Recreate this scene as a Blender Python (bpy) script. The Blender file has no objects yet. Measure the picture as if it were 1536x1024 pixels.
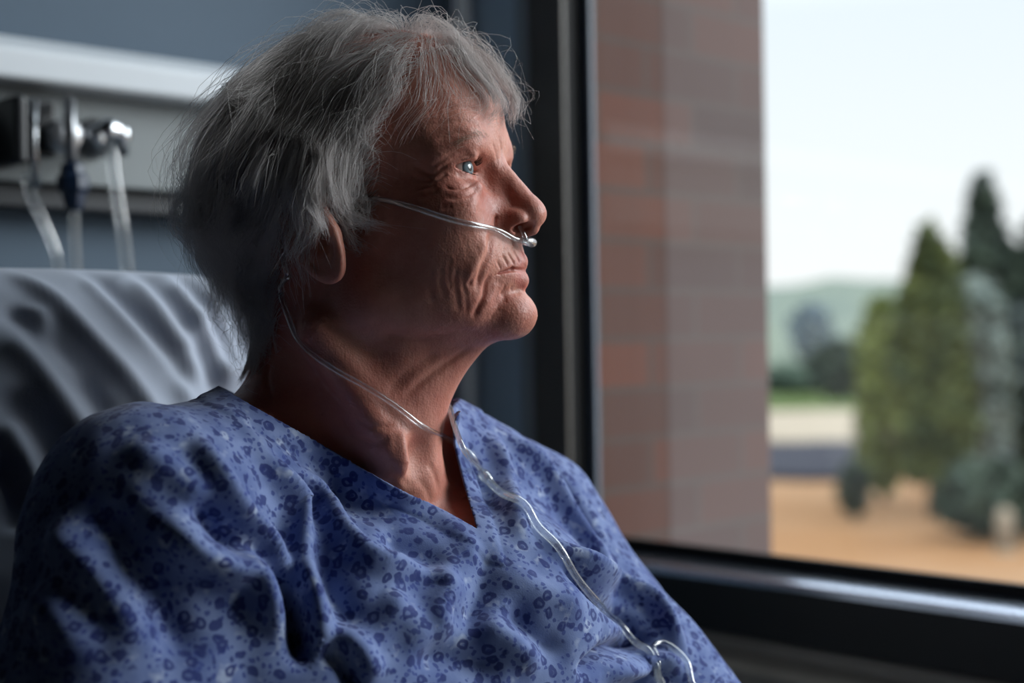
import bpy, math, random
import numpy as np
from mathutils import Matrix, Vector
rng = np.random.default_rng(7)
random.seed(7)
C = bpy.context.scene.collection
FPX = 50.0 / 36.0 * 1536.0          # focal length in pixels
ROLL = math.radians(0.9)
CAMZ = 1200.0                        # camera height, mm
cr, sr = math.cos(ROLL), math.sin(ROLL)
# ---------- frames: everything is laid out in millimetres, x right, y away, z up, origin at the tripod head
def ray(px, py):
    a, b = px - 768.0, 512.0 - py
    d = np.array([(a * cr + b * sr) / FPX, 1.0, (-a * sr + b * cr) / FPX])
    return d
def P(px, py, depth):
    return ray(px, py) * depth
AZ, PT = math.radians(18), math.radians(12)
Fh0 = np.array([math.cos(AZ), -math.sin(AZ), 0.0])
Lh = np.array([math.sin(AZ), math.cos(AZ), 0.0])       # her left (away)
Uh = math.cos(PT) * np.array([0, 0, 1.0]) - math.sin(PT) * Fh0
Fh = math.cos(PT) * Fh0 + math.sin(PT) * np.array([0, 0, 1.0])
NOSE = P(820, 322, 990)
def H(px, py, lat=0.0):
    """point seen at (px, py) lying lat mm to her right of the head's mid plane"""
    d = ray(px, py)
    t = (NOSE @ Lh - lat) / (d @ Lh)
    return d * t
RH = np.stack([Fh, -Lh, Uh], 1)      # head axes as columns: forward, her right, up
Ft = np.array([0.69, -0.72, 0.0]); Ft /= np.linalg.norm(Ft)
Lt = np.array([-Ft[1], Ft[0], 0.0])  # her left
LEAN = math.radians(20)
Ut = math.cos(LEAN) * np.array([0, 0, 1.0]) - math.sin(LEAN) * Ft
Ftl = math.cos(LEAN) * Ft + math.sin(LEAN) * np.array([0, 0, 1.0])
RT = np.stack([Ftl, -Lt, Ut], 1)
def nz(v):
    v = np.asarray(v, float); return v / np.linalg.norm(v)
# ---------- distance fields
f4 = np.float32
def ell(p, c, r, R):
    q = (p - np.asarray(c, f4)) @ np.asarray(R, f4)
    r = np.asarray(r, f4)
    k0 = np.sqrt(np.einsum('ij,ij->i', q / r, q / r)) + 1e-6
    k1 = np.sqrt(np.einsum('ij,ij->i', q / (r * r), q / (r * r))) + 1e-9
    return k0 * (k0 - 1) / k1
def cap(p, a, b, ra, rb=None):
    if rb is None: rb = ra
    a = np.asarray(a, f4); b = np.asarray(b, f4); ab = b - a
    q = p - a
    t = np.clip(q @ ab / (ab @ ab), 0, 1)
    q = q - t[:, None] * ab
    return np.sqrt(np.einsum('ij,ij->i', q, q)) - (ra + (rb - ra) * t)
def smin(a, b, k):
    h = np.clip(0.5 + 0.5 * (b - a) / k, 0, 1)
    return b + (a - b) * h - k * h * (1 - h)
def smax(a, b, k):
    return -smin(-a, -b, k)
def grad(f, p, e=0.6):
    g = np.empty_like(p)
    for i in range(3):
        o = np.zeros(3, f4); o[i] = e
        g[:, i] = f(p + o) - f(p - o)
    return g / (2 * e)
def chunked(f, p, n=400000):
    return np.concatenate([f(p[i:i + n]) for i in range(0, len(p), n)]) if len(p) else np.zeros(0, f4)
def mesh_sdf(f, lo, hi, h, proj=1):
    """sparse surface nets"""
    lo = np.asarray(lo, float)
    n0 = np.ceil((np.asarray(hi, float) - lo) / (16 * h)).astype(int)
    idx = np.stack(np.meshgrid(*[np.arange(k) for k in n0], indexing='ij'), -1).reshape(-1, 3)
    for size, sub in ((16, 4), (4, 4)):
        c = (lo + (idx * size + size / 2) * h).astype(f4)
        d = chunked(f, c)
        idx = idx[np.abs(d) < size * h * 0.87 * 1.35 + 1.5 * h]
        s = np.stack(np.meshgrid(*[np.arange(sub)] * 3, indexing='ij'), -1).reshape(-1, 3)
        idx = (idx[:, None, :] * sub + s[None]).reshape(-1, 3)
    M = 4096
    key = (idx[:, 0].astype(np.int64) * M + idx[:, 1]) * M + idx[:, 2]
    o = np.argsort(key); key = key[o]; idx = idx[o]
    val = chunked(f, (lo + idx * h).astype(f4))
    off = [(i, j, k) for i in (0, 1) for j in (0, 1) for k in (0, 1)]
    nk = len(key)
    cv = np.empty((nk, 8), f4); ok = np.ones(nk, bool)
    for m, (i, j, k) in enumerate(off):
        kk = key + (i * M + j) * M + k
        q = np.minimum(np.searchsorted(key, kk), nk - 1)
        ok &= key[q] == kk
        cv[:, m] = val[q]
    neg = (cv < 0).sum(1)
    act = ok & (neg > 0) & (neg < 8)
    ai = np.nonzero(act)[0]
    akey = key[ai]; acv = cv[ai]
    acc = np.zeros((len(ai), 3)); cnt = np.zeros(len(ai))
    offa = np.array(off, float)
    for a in range(8):
        for b in range(a + 1, 8):
            if np.abs(offa[a] - offa[b]).sum() != 1: continue
            va, vb = acv[:, a], acv[:, b]
            m = (va < 0) != (vb < 0)
            t = np.where(m, va / np.where(m, va - vb, 1), 0)
            acc += np.where(m[:, None], offa[a] + t[:, None] * (offa[b] - offa[a]), 0)
            cnt += m
    v = (lo + (idx[ai] + acc / cnt[:, None]) * h)
    faces = []
    steps = [M * M, M, 1]
    for ax in range(3):
        b, c = (ax + 1) % 3, (ax + 2) % 3
        e_idx = {0: 4, 1: 2, 2: 1}[ax]
        m = (cv[:, 0] < 0) != (cv[:, e_idx] < 0)
        m &= ok
        base = key[m]; sgn = cv[m, 0] < 0
        qs = []
        good = np.ones(len(base), bool)
        for db, dc in ((0, 0), (1, 0), (1, 1), (0, 1)):
            kk = base - db * steps[b] - dc * steps[c]
            q = np.minimum(np.searchsorted(akey, kk), len(akey) - 1)
            good &= akey[q] == kk
            qs.append(q)
        q = np.stack(qs, 1)
        q = np.where(sgn[:, None], q, q[:, ::-1])
        faces.append(q[good])
    faces = np.concatenate(faces)
    v = v.astype(f4)
    for _ in range(proj):
        d = chunked(f, v)
        g = np.concatenate([grad(f, v[i:i + 200000]) for i in range(0, len(v), 200000)])
        g2 = np.maximum((g * g).sum(1), 0.2)
        st = np.clip(d / g2, -h, h)
        v = v - st[:, None] * g
    g = np.concatenate([grad(f, v[i:i + 200000]) for i in range(0, len(v), 200000)])
    nrm = g / np.maximum(np.linalg.norm(g, axis=1), 1e-6)[:, None]
    return v, faces, nrm
def trace(f, px, py, t0=600.0, t1=1800.0):
    """first point of the surface on a line of sight"""
    d = ray(px, py); dn = np.linalg.norm(d); d = d / dn
    t = t0
    for _ in range(160):
        v = float(f((d * t)[None].astype(f4))[0])
        if abs(v) < 0.05: return d * t
        t += v * 0.8
        if t > t1: return None
    return d * t
def trace_many(f, pts, t0=600.0, t1=1800.0):
    d = np.array([nz(ray(x, y)) for x, y in pts]); t = np.full(len(d), t0); out = np.zeros(len(d), bool)
    live = np.arange(len(d))
    for _ in range(160):
        if not len(live): break
        v = f((d[live] * t[live, None]).astype(f4)).astype(float)
        done = np.abs(v) < 0.05
        out[live[done]] = True
        t[live[~done]] += v[~done] * 0.8
        live = live[~done]; live = live[t[live] < t1]
    out |= (t < t1)
    return [d[i] * t[i] if out[i] else None for i in range(len(d))]
def spline(pts, n):
    """Catmull-Rom through pts, n points"""
    p = np.asarray(pts, float)
    if len(p) < 3:
        t = np.linspace(0, 1, n)[:, None]; return p[0] * (1 - t) + p[-1] * t
    q = np.vstack([2 * p[0] - p[1], p, 2 * p[-1] - p[-2]])
    u = np.linspace(0, len(p) - 1 - 1e-9, n)
    i = u.astype(int); t = (u - i)[:, None]
    a, b, c, d = q[i], q[i + 1], q[i + 2], q[i + 3]
    return 0.5 * (2 * b + (c - a) * t + (2 * a - 5 * b + 4 * c - d) * t * t + (3 * b - a - 3 * c + d) * t ** 3)
def ridge(v, line, w, amp, sharp=False, taper=0.25):
    """displacement of every vertex by one crease (amp<0) or fold (amp>0) along a 3-D line"""
    line = np.asarray(line, float)
    disp = np.zeros(len(v))
    lo, hi = line.min(0) - 3.5 * w, line.max(0) + 3.5 * w
    s = np.nonzero(((v > lo) & (v < hi)).all(1))[0]
    if not len(s): return disp
    q = v[s].astype(float)
    best = np.full(len(s), 1e9); par = np.zeros(len(s))
    n = len(line) - 1
    for i in range(n):
        a, ab = line[i], line[i + 1] - line[i]
        t = np.clip((q - a) @ ab / (ab @ ab + 1e-9), 0, 1)
        d = np.linalg.norm(q - a - t[:, None] * ab, axis=1)
        m = d < best
        best[m] = d[m]; par[m] = (i + t[m]) / n
    e = np.minimum(par, 1 - par) / taper
    e = np.clip(e, 0, 1); e = e * e * (3 - 2 * e)
    x = best / w
    prof = np.exp(-np.abs(x) * 1.3) if sharp else np.exp(-x * x)
    disp[s] = amp * e * prof
    return disp
def vnoise(p, scale, seed=0):
    """cheap smooth value noise for displacement"""
    r = np.random.default_rng(seed)
    tab = r.random((32, 32, 32))
    q = p / scale; i = np.floor(q).astype(int); t = q - i; t = t * t * (3 - 2 * t)
    out = np.zeros(len(p))
    for a in (0, 1):
        for b in (0, 1):
            for c in (0, 1):
                w = (t[:, 0] if a else 1 - t[:, 0]) * (t[:, 1] if b else 1 - t[:, 1]) * (t[:, 2] if c else 1 - t[:, 2])
                out += w * tab[(i[:, 0] + a) % 32, (i[:, 1] + b) % 32, (i[:, 2] + c) % 32]
    return out * 2 - 1
# ---------- Blender objects
def tow(v):
    return (np.asarray(v, float) + [0, 0, CAMZ]) / 1000.0
def add_mesh(name, v, faces, m=None, parent=None, smooth=True, world=False):
    v = np.asarray(v, float)
    if not world: v = tow(v)
    me = bpy.data.meshes.new(name)
    if isinstance(faces, np.ndarray):
        k = faces.shape[1]
        me.vertices.add(len(v)); me.vertices.foreach_set('co', v.astype(f4).ravel())
        me.loops.add(faces.size); me.loops.foreach_set('vertex_index', faces.astype(np.int32).ravel())
        me.polygons.add(len(faces))
        me.polygons.foreach_set('loop_start', np.arange(0, faces.size, k, dtype=np.int32))
        me.update(calc_edges=True); me.validate()
    else:
        me.from_pydata([tuple(x) for x in v], [], [tuple(x) for x in faces]); me.update()
    me.polygons.foreach_set('use_smooth', [smooth] * len(me.polygons))
    o = bpy.data.objects.new(name, me); C.objects.link(o)
    if m: me.materials.append(m)
    if parent: o.parent = parent
    return o
def tag(o, label=None, cat=None, group=None, kind=None):
    for k, x in (('label', label), ('category', cat), ('group', group), ('kind', kind)):
        if x: o[k] = x
    return o
def empty(name, label, cat, group=None):
    o = bpy.data.objects.new(name, None); C.objects.link(o)
    return tag(o, label, cat, group)
class MB:
    """collects simple solids into one mesh (mm)"""
    def __init__(s): s.v = []; s.f = []
    def add(s, v, f):
        b = len(s.v); s.v += [tuple(x) for x in v]; s.f += [tuple(b + i for i in q) for q in f]; return s
    def box(s, o, ax, ay, az, x0, x1, y0, y1, z0, z1):
        v = [np.asarray(o) + ax * x + ay * y + az * z for x in (x0, x1) for y in (y0, y1) for z in (z0, z1)]
        return s.add(v, [(0, 1, 3, 2), (4, 6, 7, 5), (0, 4, 5, 1), (2, 3, 7, 6), (0, 2, 6, 4), (1, 5, 7, 3)])
    def tube(s, line, r, k=10, caps=True):
        line = np.asarray(line, float); n = len(line)
        r = np.broadcast_to(np.asarray(r, float), (n,))
        t = np.gradient(line, axis=0); t /= np.linalg.norm(t, axis=1)[:, None] + 1e-9
        u = np.cross(t[0], [0.3, 0.2, 1]); u /= np.linalg.norm(u)
        v = []
        for i in range(n):
            u = u - t[i] * (u @ t[i]); u /= np.linalg.norm(u); w = np.cross(t[i], u)
            for j in range(k):
                a = 2 * math.pi * j / k
                v.append(line[i] + r[i] * (math.cos(a) * u + math.sin(a) * w))
        f = [(i * k + j, i * k + (j + 1) % k, (i + 1) * k + (j + 1) % k, (i + 1) * k + j) for i in range(n - 1) for j in range(k)]
        if caps:
            f += [tuple(range(k - 1, -1, -1)), tuple((n - 1) * k + j for j in range(k))]
        return s.add(v, f)
    def lathe(s, o, ax, prof, k=24):
        """prof: (distance along axis, radius)"""
        ax = nz(ax); u = nz(np.cross(ax, [0.31, 0.2, 0.9])); w = np.cross(ax, u)
        v = [np.asarray(o) + ax * h + r * (math.cos(2 * math.pi * j / k) * u + math.sin(2 * math.pi * j / k) * w) for h, r in prof for j in range(k)]
        n = len(prof)
        f = [(i * k + j, i * k + (j + 1) % k, (i + 1) * k + (j + 1) % k, (i + 1) * k + j) for i in range(n - 1) for j in range(k)]
        f += [tuple(range(k - 1, -1, -1)), tuple((n - 1) * k + j for j in range(k))]
        return s.add(v, f)
    def extrude(s, o, du, dv, dw, poly, w0, w1):
        """polygon in (u, v), extruded along w"""
        n = len(poly)
        v = [np.asarray(o) + du * a + dv * b + dw * w for w in (w0, w1) for a, b in poly]
        f = [(i, (i + 1) % n, n + (i + 1) % n, n + i) for i in range(n)] + [tuple(range(n - 1, -1, -1)), tuple(range(n, 2 * n))]
        return s.add(v, f)
    def build(s, name, m, parent=None, smooth=False, bevel=0):
        o = add_mesh(name, s.v, s.f, m, parent, smooth)
        if bevel:
            b = o.modifiers.new('b', 'BEVEL'); b.width = bevel / 1000; b.segments = 3; b.limit_method = 'ANGLE'
        return o
# ---------- materials
def lin(r, g, b):
    f = lambda c: (c / 12.92) if c <= 0.04045 else ((c + 0.055) / 1.055) ** 2.4
    return (f(r / 255), f(g / 255), f(b / 255), 1)
class Mat:
    def __init__(s, name, base=(0.5, 0.5, 0.5, 1), rough=0.5, spec=0.5, metal=0):
        s.m = bpy.data.materials.new(name); s.m.use_nodes = True
        s.n = s.m.node_tree.nodes; s.l = s.m.node_tree.links
        s.b = s.n['Principled BSDF']; s.out = s.n['Material Output']
        s.set('Base Color', base); s.set('Roughness', rough); s.set('Specular IOR Level', spec); s.set('Metallic', metal)
    def set(s, k, v): s.b.inputs[k].default_value = v
    def node(s, t, **kw):
        n = s.n.new(t)
        for k, v in kw.items():
            if k.startswith('i_'):
                n.inputs[k[2:].replace('_', ' ')].default_value = v
            else: setattr(n, k, v)
        return n
    def link(s, a, b): s.l.new(a, b)
    def coord(s, scale=(1, 1, 1), rot=(0, 0, 0)):
        tc = s.node('ShaderNodeTexCoord'); mp = s.node('ShaderNodeMapping')
        mp.inputs['Scale'].default_value = scale; mp.inputs['Rotation'].default_value = rot
        s.link(tc.outputs['Object'], mp.inputs['Vector']); return mp.outputs['Vector']
    def noise(s, vec, scale, detail=4, rough=0.5):
        n = s.node('ShaderNodeTexNoise'); n.inputs['Scale'].default_value = scale
        n.inputs['Detail'].default_value = detail; n.inputs['Roughness'].default_value = rough
        s.link(vec, n.inputs['Vector']); return n.outputs['Fac']
    def ramp(s, fac, stops, interp='LINEAR'):
        r = s.node('ShaderNodeValToRGB'); r.color_ramp.interpolation = interp
        e = r.color_ramp.elements
        while len(e) < len(stops): e.new(0.5)
        for x, (p, c) in zip(e, stops): x.position = p; x.color = c
        s.link(fac, r.inputs['Fac']); return r.outputs['Color']
    def mix(s, fac, a, b, mode='MIX'):
        n = s.node('ShaderNodeMix', data_type='RGBA', blend_type=mode)
        for x, k in ((fac, 0), (a, 6), (b, 7)):
            if hasattr(x, 'links'): s.link(x, n.inputs[k])
            else: n.inputs[k].default_value = x
        return n.outputs[2]
    def math(s, op, a, b=0.0, c=None):
        n = s.node('ShaderNodeMath', operation=op)
        for x, k in ((a, 0), (b, 1), (c, 2)):
            if x is None: continue
            if hasattr(x, 'links'): s.link(x, n.inputs[k])
            else: n.inputs[k].default_value = x
        return n.outputs[0]
    def bump(s, h, strength, dist, prev=None):
        n = s.node('ShaderNodeBump'); n.inputs['Strength'].default_value = strength; n.inputs['Distance'].default_value = dist
        s.link(h, n.inputs['Height'])
        if prev: s.link(prev, n.inputs['Normal'])
        s.link(n.outputs['Normal'], s.b.inputs['Normal']); return n.outputs['Normal']
    def base(s, col): s.link(col, s.b.inputs['Base Color'])
def simple(name, rgb, rough=0.5, spec=0.5, metal=0, var=0.12, scale=30, bump=0.0):
    m = Mat(name, lin(*rgb), rough, spec, metal)
    v = m.coord(); n = m.noise(v, scale, 5)
    d = lin(*rgb); k = 1 - var
    m.base(m.ramp(n, [(0.3, (d[0] * k, d[1] * k, d[2] * k, 1)), (0.7, d)]))
    if bump: m.bump(n, bump, 0.002)
    return m.m
# ============================================================ the woman: one distance field for head, neck and shoulders
HO = H(545, 215)                                  # centre of the cranium
EYEC = H(684, 255, 32)                            # centre of her right eyeball
GZA = math.radians(38); GAZE = nz([math.cos(GZA), -math.sin(GZA), 0.04])
FWD = nz(Fh0 + np.array([0, 0, 0.05])); EX = nz(np.cross(FWD, [0, 0, 1.0])); EZ = np.cross(EX, FWD)
def sym(p):
    """mirror her left half onto her right half"""
    d = (p - NOSE.astype(f4)) @ (-Lh).astype(f4)
    return p + (np.abs(d) - d)[:, None] * (-Lh).astype(f4)
def f_head(p0):
    p = sym(p0)
    d = ell(p, HO, (100, 74, 80), RH)
    d = smin(d, ell(p, H(655, 185), (46, 54, 58), RH), 14)               # forehead
    d = smin(d, cap(p, H(716, 226), H(690, 221, 31), 12.5, 10), 20)         # brow ridge
    d = smin(d, cap(p, H(690, 221, 31), H(652, 236, 46), 9, 8), 22)
    d = smin(d, ell(p, H(672, 345), (50, 50, 58), RH), 20)               # mid face
    d = smin(d, ell(p, H(652, 318, 45), (30, 15, 19), RH), 18)           # cheek bone
    d = smin(d, ell(p, H(600, 410, 38), (60, 22, 42), RH), 22)           # cheek
    d = smin(d, cap(p, H(752, 478, 8), H(560, 455, 46), 14, 20), 18)      # jaw
    d = smin(d, ell(p, H(630, 470, 0), (66, 42, 22), RH), 20)            # under the chin
    d = smin(d, ell(p, H(727, 404), (28.5, 29, 27), RH), 14)             # mouth barrel
    d = smin(d, ell(p, H(771, 472), (16, 19, 15), RH), 9)                # chin
    d = smin(d, ell(p, H(676, 458, 30), (24, 11, 17), RH), 14)           # jowl
    d = smin(d, ell(p, H(694, 372, 33), (16, 9, 22), RH), 13)            # cheek fold beside the mouth
    # eye socket, then lids
    d = smax(d, -ell(p, H(716, 256, 31), (8, 13, 8), RH), 11)
    d = smax(d, -ell(p, H(741, 266, 18), (6, 4, 9), RH), 9)           # inner corner beside the nose
    # nose
    n = cap(p, H(738, 248), H(786, 309), 8.8, 10.0)
    n = smin(n, ell(p, H(797, 321), (11.0, 11.5, 10.2), RH), 6)
    n = smin(n, cap(p, H(732, 296, 6), H(756, 330, 9), 8, 9), 9)
    n = smin(n, ell(p, H(767, 333, 13), (11.5, 6.3, 8.2), RH), 4)
    n = smin(n, cap(p, H(798, 343), H(764, 352), 4.4, 5.2), 4)
    d = smin(d, n, 6)
    nx = nz(H(801, 336) - H(766, 346)); RN = np.stack([nx, -Lh, nz(np.cross(nx, Lh))], 1)
    d = smax(d, -ell(p, H(784, 341, 12), (8.2, 8.5, 2.9), RN), 1.6)
    d = smax(d, -ell(p, H(779, 332, 8.5), (5.5, 4.2, 7), RH), 2.0)
    # lips
    d = smin(d, cap(p, H(779, 393), H(750, 402, 20), 6.0, 2.6), 4)
    d = smin(d, cap(p, H(779, 420), H(750, 412, 19), 6.6, 2.8), 4)
    d = smax(d, -cap(p, H(794, 406), H(768, 404, 15), 1.3, 1.1), 1.6)
    d = smax(d, -cap(p, H(768, 404, 15), H(739, 411, 27), 1.1, 0.9), 2.5)
    # eyelids
    d = smin(d, ell(p, H(693, 287, 35), (14, 7, 6.5), RH), 7)             # bag under the eye
    e = ((p - EYEC.astype(f4)))
    r = np.sqrt((e * e).sum(1))
    d = smin(d, r - 13.2, 5.0)
    d = smin(d, cap(p, H(646, 268, 48), H(672, 245, 45), 3.5, 4.5), 5)     # hooded upper lid
    d = smin(d, cap(p, H(672, 245, 45), H(705, 236, 37), 4.6, 4.2), 5)
    ex, ez, eg = e @ EX.astype(f4), e @ EZ.astype(f4), e @ FWD.astype(f4)
    u = (ex - 1.2) / 15.0
    top = 4.5 * (1 - u * u) + 0.4 + 0.5 * u; bot = -4.0 * (1 - u * u) - 0.3 + 0.5 * u
    slit = np.maximum(np.maximum(ez - top, bot - ez), -eg - 4)
    slit = np.maximum(slit, np.abs(ex - 1.2) - 14.6)
    d = smax(d, -np.maximum(slit, -(r - 9)), 1.0)
    # ear
    a, b = H(503, 412, 78), H(437, 285, 82)
    ez_ = nz(b - a); eo = nz(-Lh + 0.12 * -Fh0); eo = nz(eo - ez_ * (eo @ ez_)); eb = np.cross(eo, ez_)
    RE = np.stack([eb, eo, ez_], 1)
    c = (a + b) / 2
    ear = ell(p, c, (18.5, 5.5, 36), RE)
    q = (p - c.astype(f4)) @ RE.astype(f4)
    rim = np.sqrt((np.sqrt((q[:, 0] / 16.5) ** 2 + (q[:, 2] / 33) ** 2 + 1e-6) - 1) ** 2 * 17 * 17 + (q[:, 1] - 4) ** 2) - 2.6
    ear = smin(ear, rim, 2.5)
    s1 = 1.0 if (RE[:, 0] @ Fh) > 0 else -1.0
    ear = smax(ear, -ell(p, c + eb * s1 * 4 + eo * 6 - ez_ * 7, (8.5, 6.5, 12), RE), 2.5)
    ear = smin(ear, ell(p, a + ez_ * 6, (9, 5, 10), RE), 4)                # lobe
    ear = smin(ear, ell(p, c + eb * s1 * 14 + eo * 1 - ez_ * 8, (4, 5, 6), RE), 3)   # tragus
    d = smin(d, ear, 3.5)
    # temple hollow
    d = smax(d, -ell(p, H(605, 225, 91), (34, 18, 30), RH), 20)
    return d
NECK0 = P(545, 650, 1030)
SHR, SHL = P(222, 788, 905), P(790, 800, 1190)
PIT = P(622, 700, 985)
def f_neck(p, plain=False):
    d = cap(p, P(500, 400, 1040), P(505, 640, 1050), 56, 58)
    d = smin(d, cap(p, P(600, 440, 1010), P(585, 690, 1012), 38, 36), 30)
    d = smin(d, cap(p, H(706, 477), P(612, 606, 1006), 21, 18), 18)         # loose skin from chin to throat
    d = smin(d, cap(p, P(480, 500, 978), P(600, 695, 972), 14, 7), 24)       # neck muscle to the collar bone
    d = smin(d, cap(p, P(455, 640, 1055), SHR, 40, 54), 36)               # shoulder slopes
    d = smin(d, cap(p, P(585, 668, 1080), SHL, 36, 50), 36)
    d = smin(d, ell(p, P(573, 955, 1090), (121, 168, 198), RT), 40)      # chest
    if plain: return d
    d = smax(d, -ell(p, PIT + Ftl * 10, (10, 11, 15), RT), 12)           # pit of the throat
    return d
# creases and folds of the skin: points seen from the front, width and depth in mm
WR = [
 ([(620,246),(636,257),(653,266)], 2.2, -0.9, 0), ([(612,262),(632,271),(652,272)], 2.0, -0.7, 0), ([(618,285),(640,281),(656,276)], 1.8, -0.6, 0), ([(626,300),(645,291),(660,283)], 1.6, -0.5, 0),
 ([(645,277),(660,268),(672,259)], 1.5, -0.9, 1), ([(640,268),(656,258),(676,243),(700,233),(716,236)], 1.6, -0.9, 1), ([(640,256),(660,242),(684,229),(708,226)], 1.6, -0.45, 0),
 ([(666,279),(679,284),(699,281),(716,271)], 1.4, -0.8, 1), ([(664,296),(686,297),(706,290),(719,279)], 1.8, -0.8, 0), ([(655,312),(676,311),(700,302),(716,292)], 1.8, -0.4, 0),
 ([(746,320),(744,334),(747,348)], 1.8, -1.6, 1),
 ([(742,346),(736,362),(733,379),(723,402),(718,420),(714,440)], 3.4, -1.7, 0), ([(734,352),(726,378),(712,402),(706,430)], 5.0, 0.9, 0),
 ([(739,411),(730,424),(726,443),(716,465),(706,482)], 2.2, -1.3, 0), ([(745,420),(738,440),(730,462)], 2.5, 0.5, 0),
 ([(686,396),(683,420),(686,450),(690,474)], 2.0, -0.5, 0), ([(666,390),(662,422),(670,455)], 2.2, -0.35, 0), ([(701,432),(708,418),(714,405)], 1.6, -0.6, 0), ([(648,400),(645,430),(652,462)], 2.4, -0.4, 0),
 ([(676,384),(673,412),(677,440)], 1.5, -0.3, 0), ([(696,400),(695,425),(700,452),(698,478)], 1.6, -0.4, 0),
 ([(752,381),(758,390),(763,399)], 1.1, -0.5, 0), ([(760,377),(767,388),(772,398)], 1.1, -0.5, 0), ([(769,374),(775,385),(780,396)], 1.1, -0.45, 0), ([(779,370),(784,381),(788,392)], 1.1, -0.4, 0), ([(744,390),(749,398),(752,404)], 1.1, -0.4, 0),
 ([(757,424),(755,434),(750,444)], 1.3, -0.4, 0), ([(768,427),(767,436)], 1.2, -0.3, 0),
 ([(748,446),(764,438),(786,437)], 3.0, -1.0, 0), ([(742,462),(752,452),(762,450)], 1.6, -0.4, 0), ([(735,480),(742,468),(752,462)], 1.6, -0.35, 0),
 ([(747,200),(752,222),(752,244)], 1.8, -0.45, 0), ([(737,212),(744,230),(747,248)], 1.6, -0.3, 0),
 ([(640,196),(668,184),(700,182),(728,192)], 2.2, -0.45, 0), ([(632,176),(664,164),(700,162),(730,172)], 2.2, -0.4, 0), ([(630,154),(664,143),(700,142)], 2.2, -0.35, 0), ([(652,212),(680,200),(706,198)], 2.0, -0.4, 0),
 ([(560,492),(590,503),(640,508),(690,500),(725,502)], 5.0, -1.2, 0), ([(600,600),(640,566),(680,538),(712,519)], 3.0, -1.1, 0), ([(612,620),(655,584),(695,552),(725,528)], 2.5, -1.3, 0), ([(575,590),(620,552),(660,526)], 4.0, -0.8, 0),
 ([(470,520),(520,560),(570,600),(600,640)], 5.0, -0.8, 0), ([(450,560),(500,600),(550,640)], 5.0, -0.7, 0), ([(405,540),(400,565),(410,600)], 2.5, -1.2, 0),
 ([(520,625),(560,640),(596,636)], 2.5, -0.6, 0), ([(510,650),(555,665),(590,655)], 3.0, -0.8, 0), ([(600,640),(606,672),(612,706)], 4.0, 1.2, 0), ([(640,690),(652,712),(660,740)], 3.0, -0.6, 0), ([(625,715),(640,735),(648,760)], 3.0, -0.5, 0),
 ([(440,668),(500,690),(550,705),(596,716)], 6, 2.2, 0), ([(660,722),(690,738),(705,750)], 6, 2.0, 0), ([(480,715),(540,728),(590,742)], 8, -1.5, 0),
 ([(585,690),(598,712),(620,735)], 3.0, -0.6, 0),
]
def wrinkle(v, n):
    dd = np.zeros(len(v))
    lines = [spline(q[0], max(len(q[0]) * 3, 8)) for q in WR]
    hits = trace_many(f_skin, np.vstack(lines)); k0 = 0
    for (pts, w, amp, sh), ln in zip(WR, lines):
        q = hits[k0:k0 + len(ln)]; k0 += len(ln)
        if any(x is None for x in q): continue
        dd += ridge(v, q, w, amp * 1.5, bool(sh))
        qm = [x - 2 * ((x - NOSE) @ (-Lh)) * (-Lh) for x in q]          # the same crease on the far side
        if pts[0][1] < 500 : dd += ridge(v, qm, w, amp * 1.5, bool(sh))
    # loose skin: fine cross-hatched relief
    loc = (v - NOSE) @ RH
    a = vnoise(loc * np.array([1.6, 1, 0.7]), 3.2, 1) + 0.6 * vnoise(loc * np.array([0.8, 1, 1.6]), 2.0, 2)
    face = np.clip((loc[:, 0] + 120) / 60, 0, 1) * (np.abs(loc[:, 1]) < 74)
    dd += a * 0.10 * face
    dd += vnoise(loc, 11, 3) * 0.35 * face
    return v + n * dd[:, None]

def lip_mask(v):
    p = sym(v.astype(f4))
    d = np.minimum(cap(p, H(781, 393), H(750, 402, 20), 6.5, 3.0), cap(p, H(781, 419), H(750, 411, 19), 7.0, 3.0))
    return np.clip(1 - np.abs(d) / 2.2, 0, 1) ** .7
# ============================================================ hospital gown
ELR, ELL_ = P(150, 1290, 850), P(1000, 1110, 1120)
def f_gown(p):
    d = ell(p, P(575, 960, 1090), (128, 176, 205), RT)
    d = smin(d, cap(p, P(455, 648, 1056), SHR + [0, 0, 4], 44, 60), 36)
    d = smin(d, cap(p, P(585, 674, 1085), SHL, 40, 57), 36)
    d = smin(d, cap(p, SHR, ELR, 68, 92), 34)
    d = smin(d, cap(p, SHL, ELL_, 62, 72), 34)
    d = smin(d, ell(p, P(745, 960, 1010), (70, 100, 90), RT), 60)       # bust
    d = smin(d, ell(p, P(500, 1000, 930), (66, 90, 90), RT), 50)
    d = smin(d, ell(p, P(690, 1500, 1010), (170, 190, 150), RT), 60)   # belly and lap
    return d
def f_gown2(p):
    d = smin(f_gown(p), f_neck(p, True) - 7.0, 12)
    cut = -330.0 - p[:, 2]
    return np.maximum(d, cut)
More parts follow.
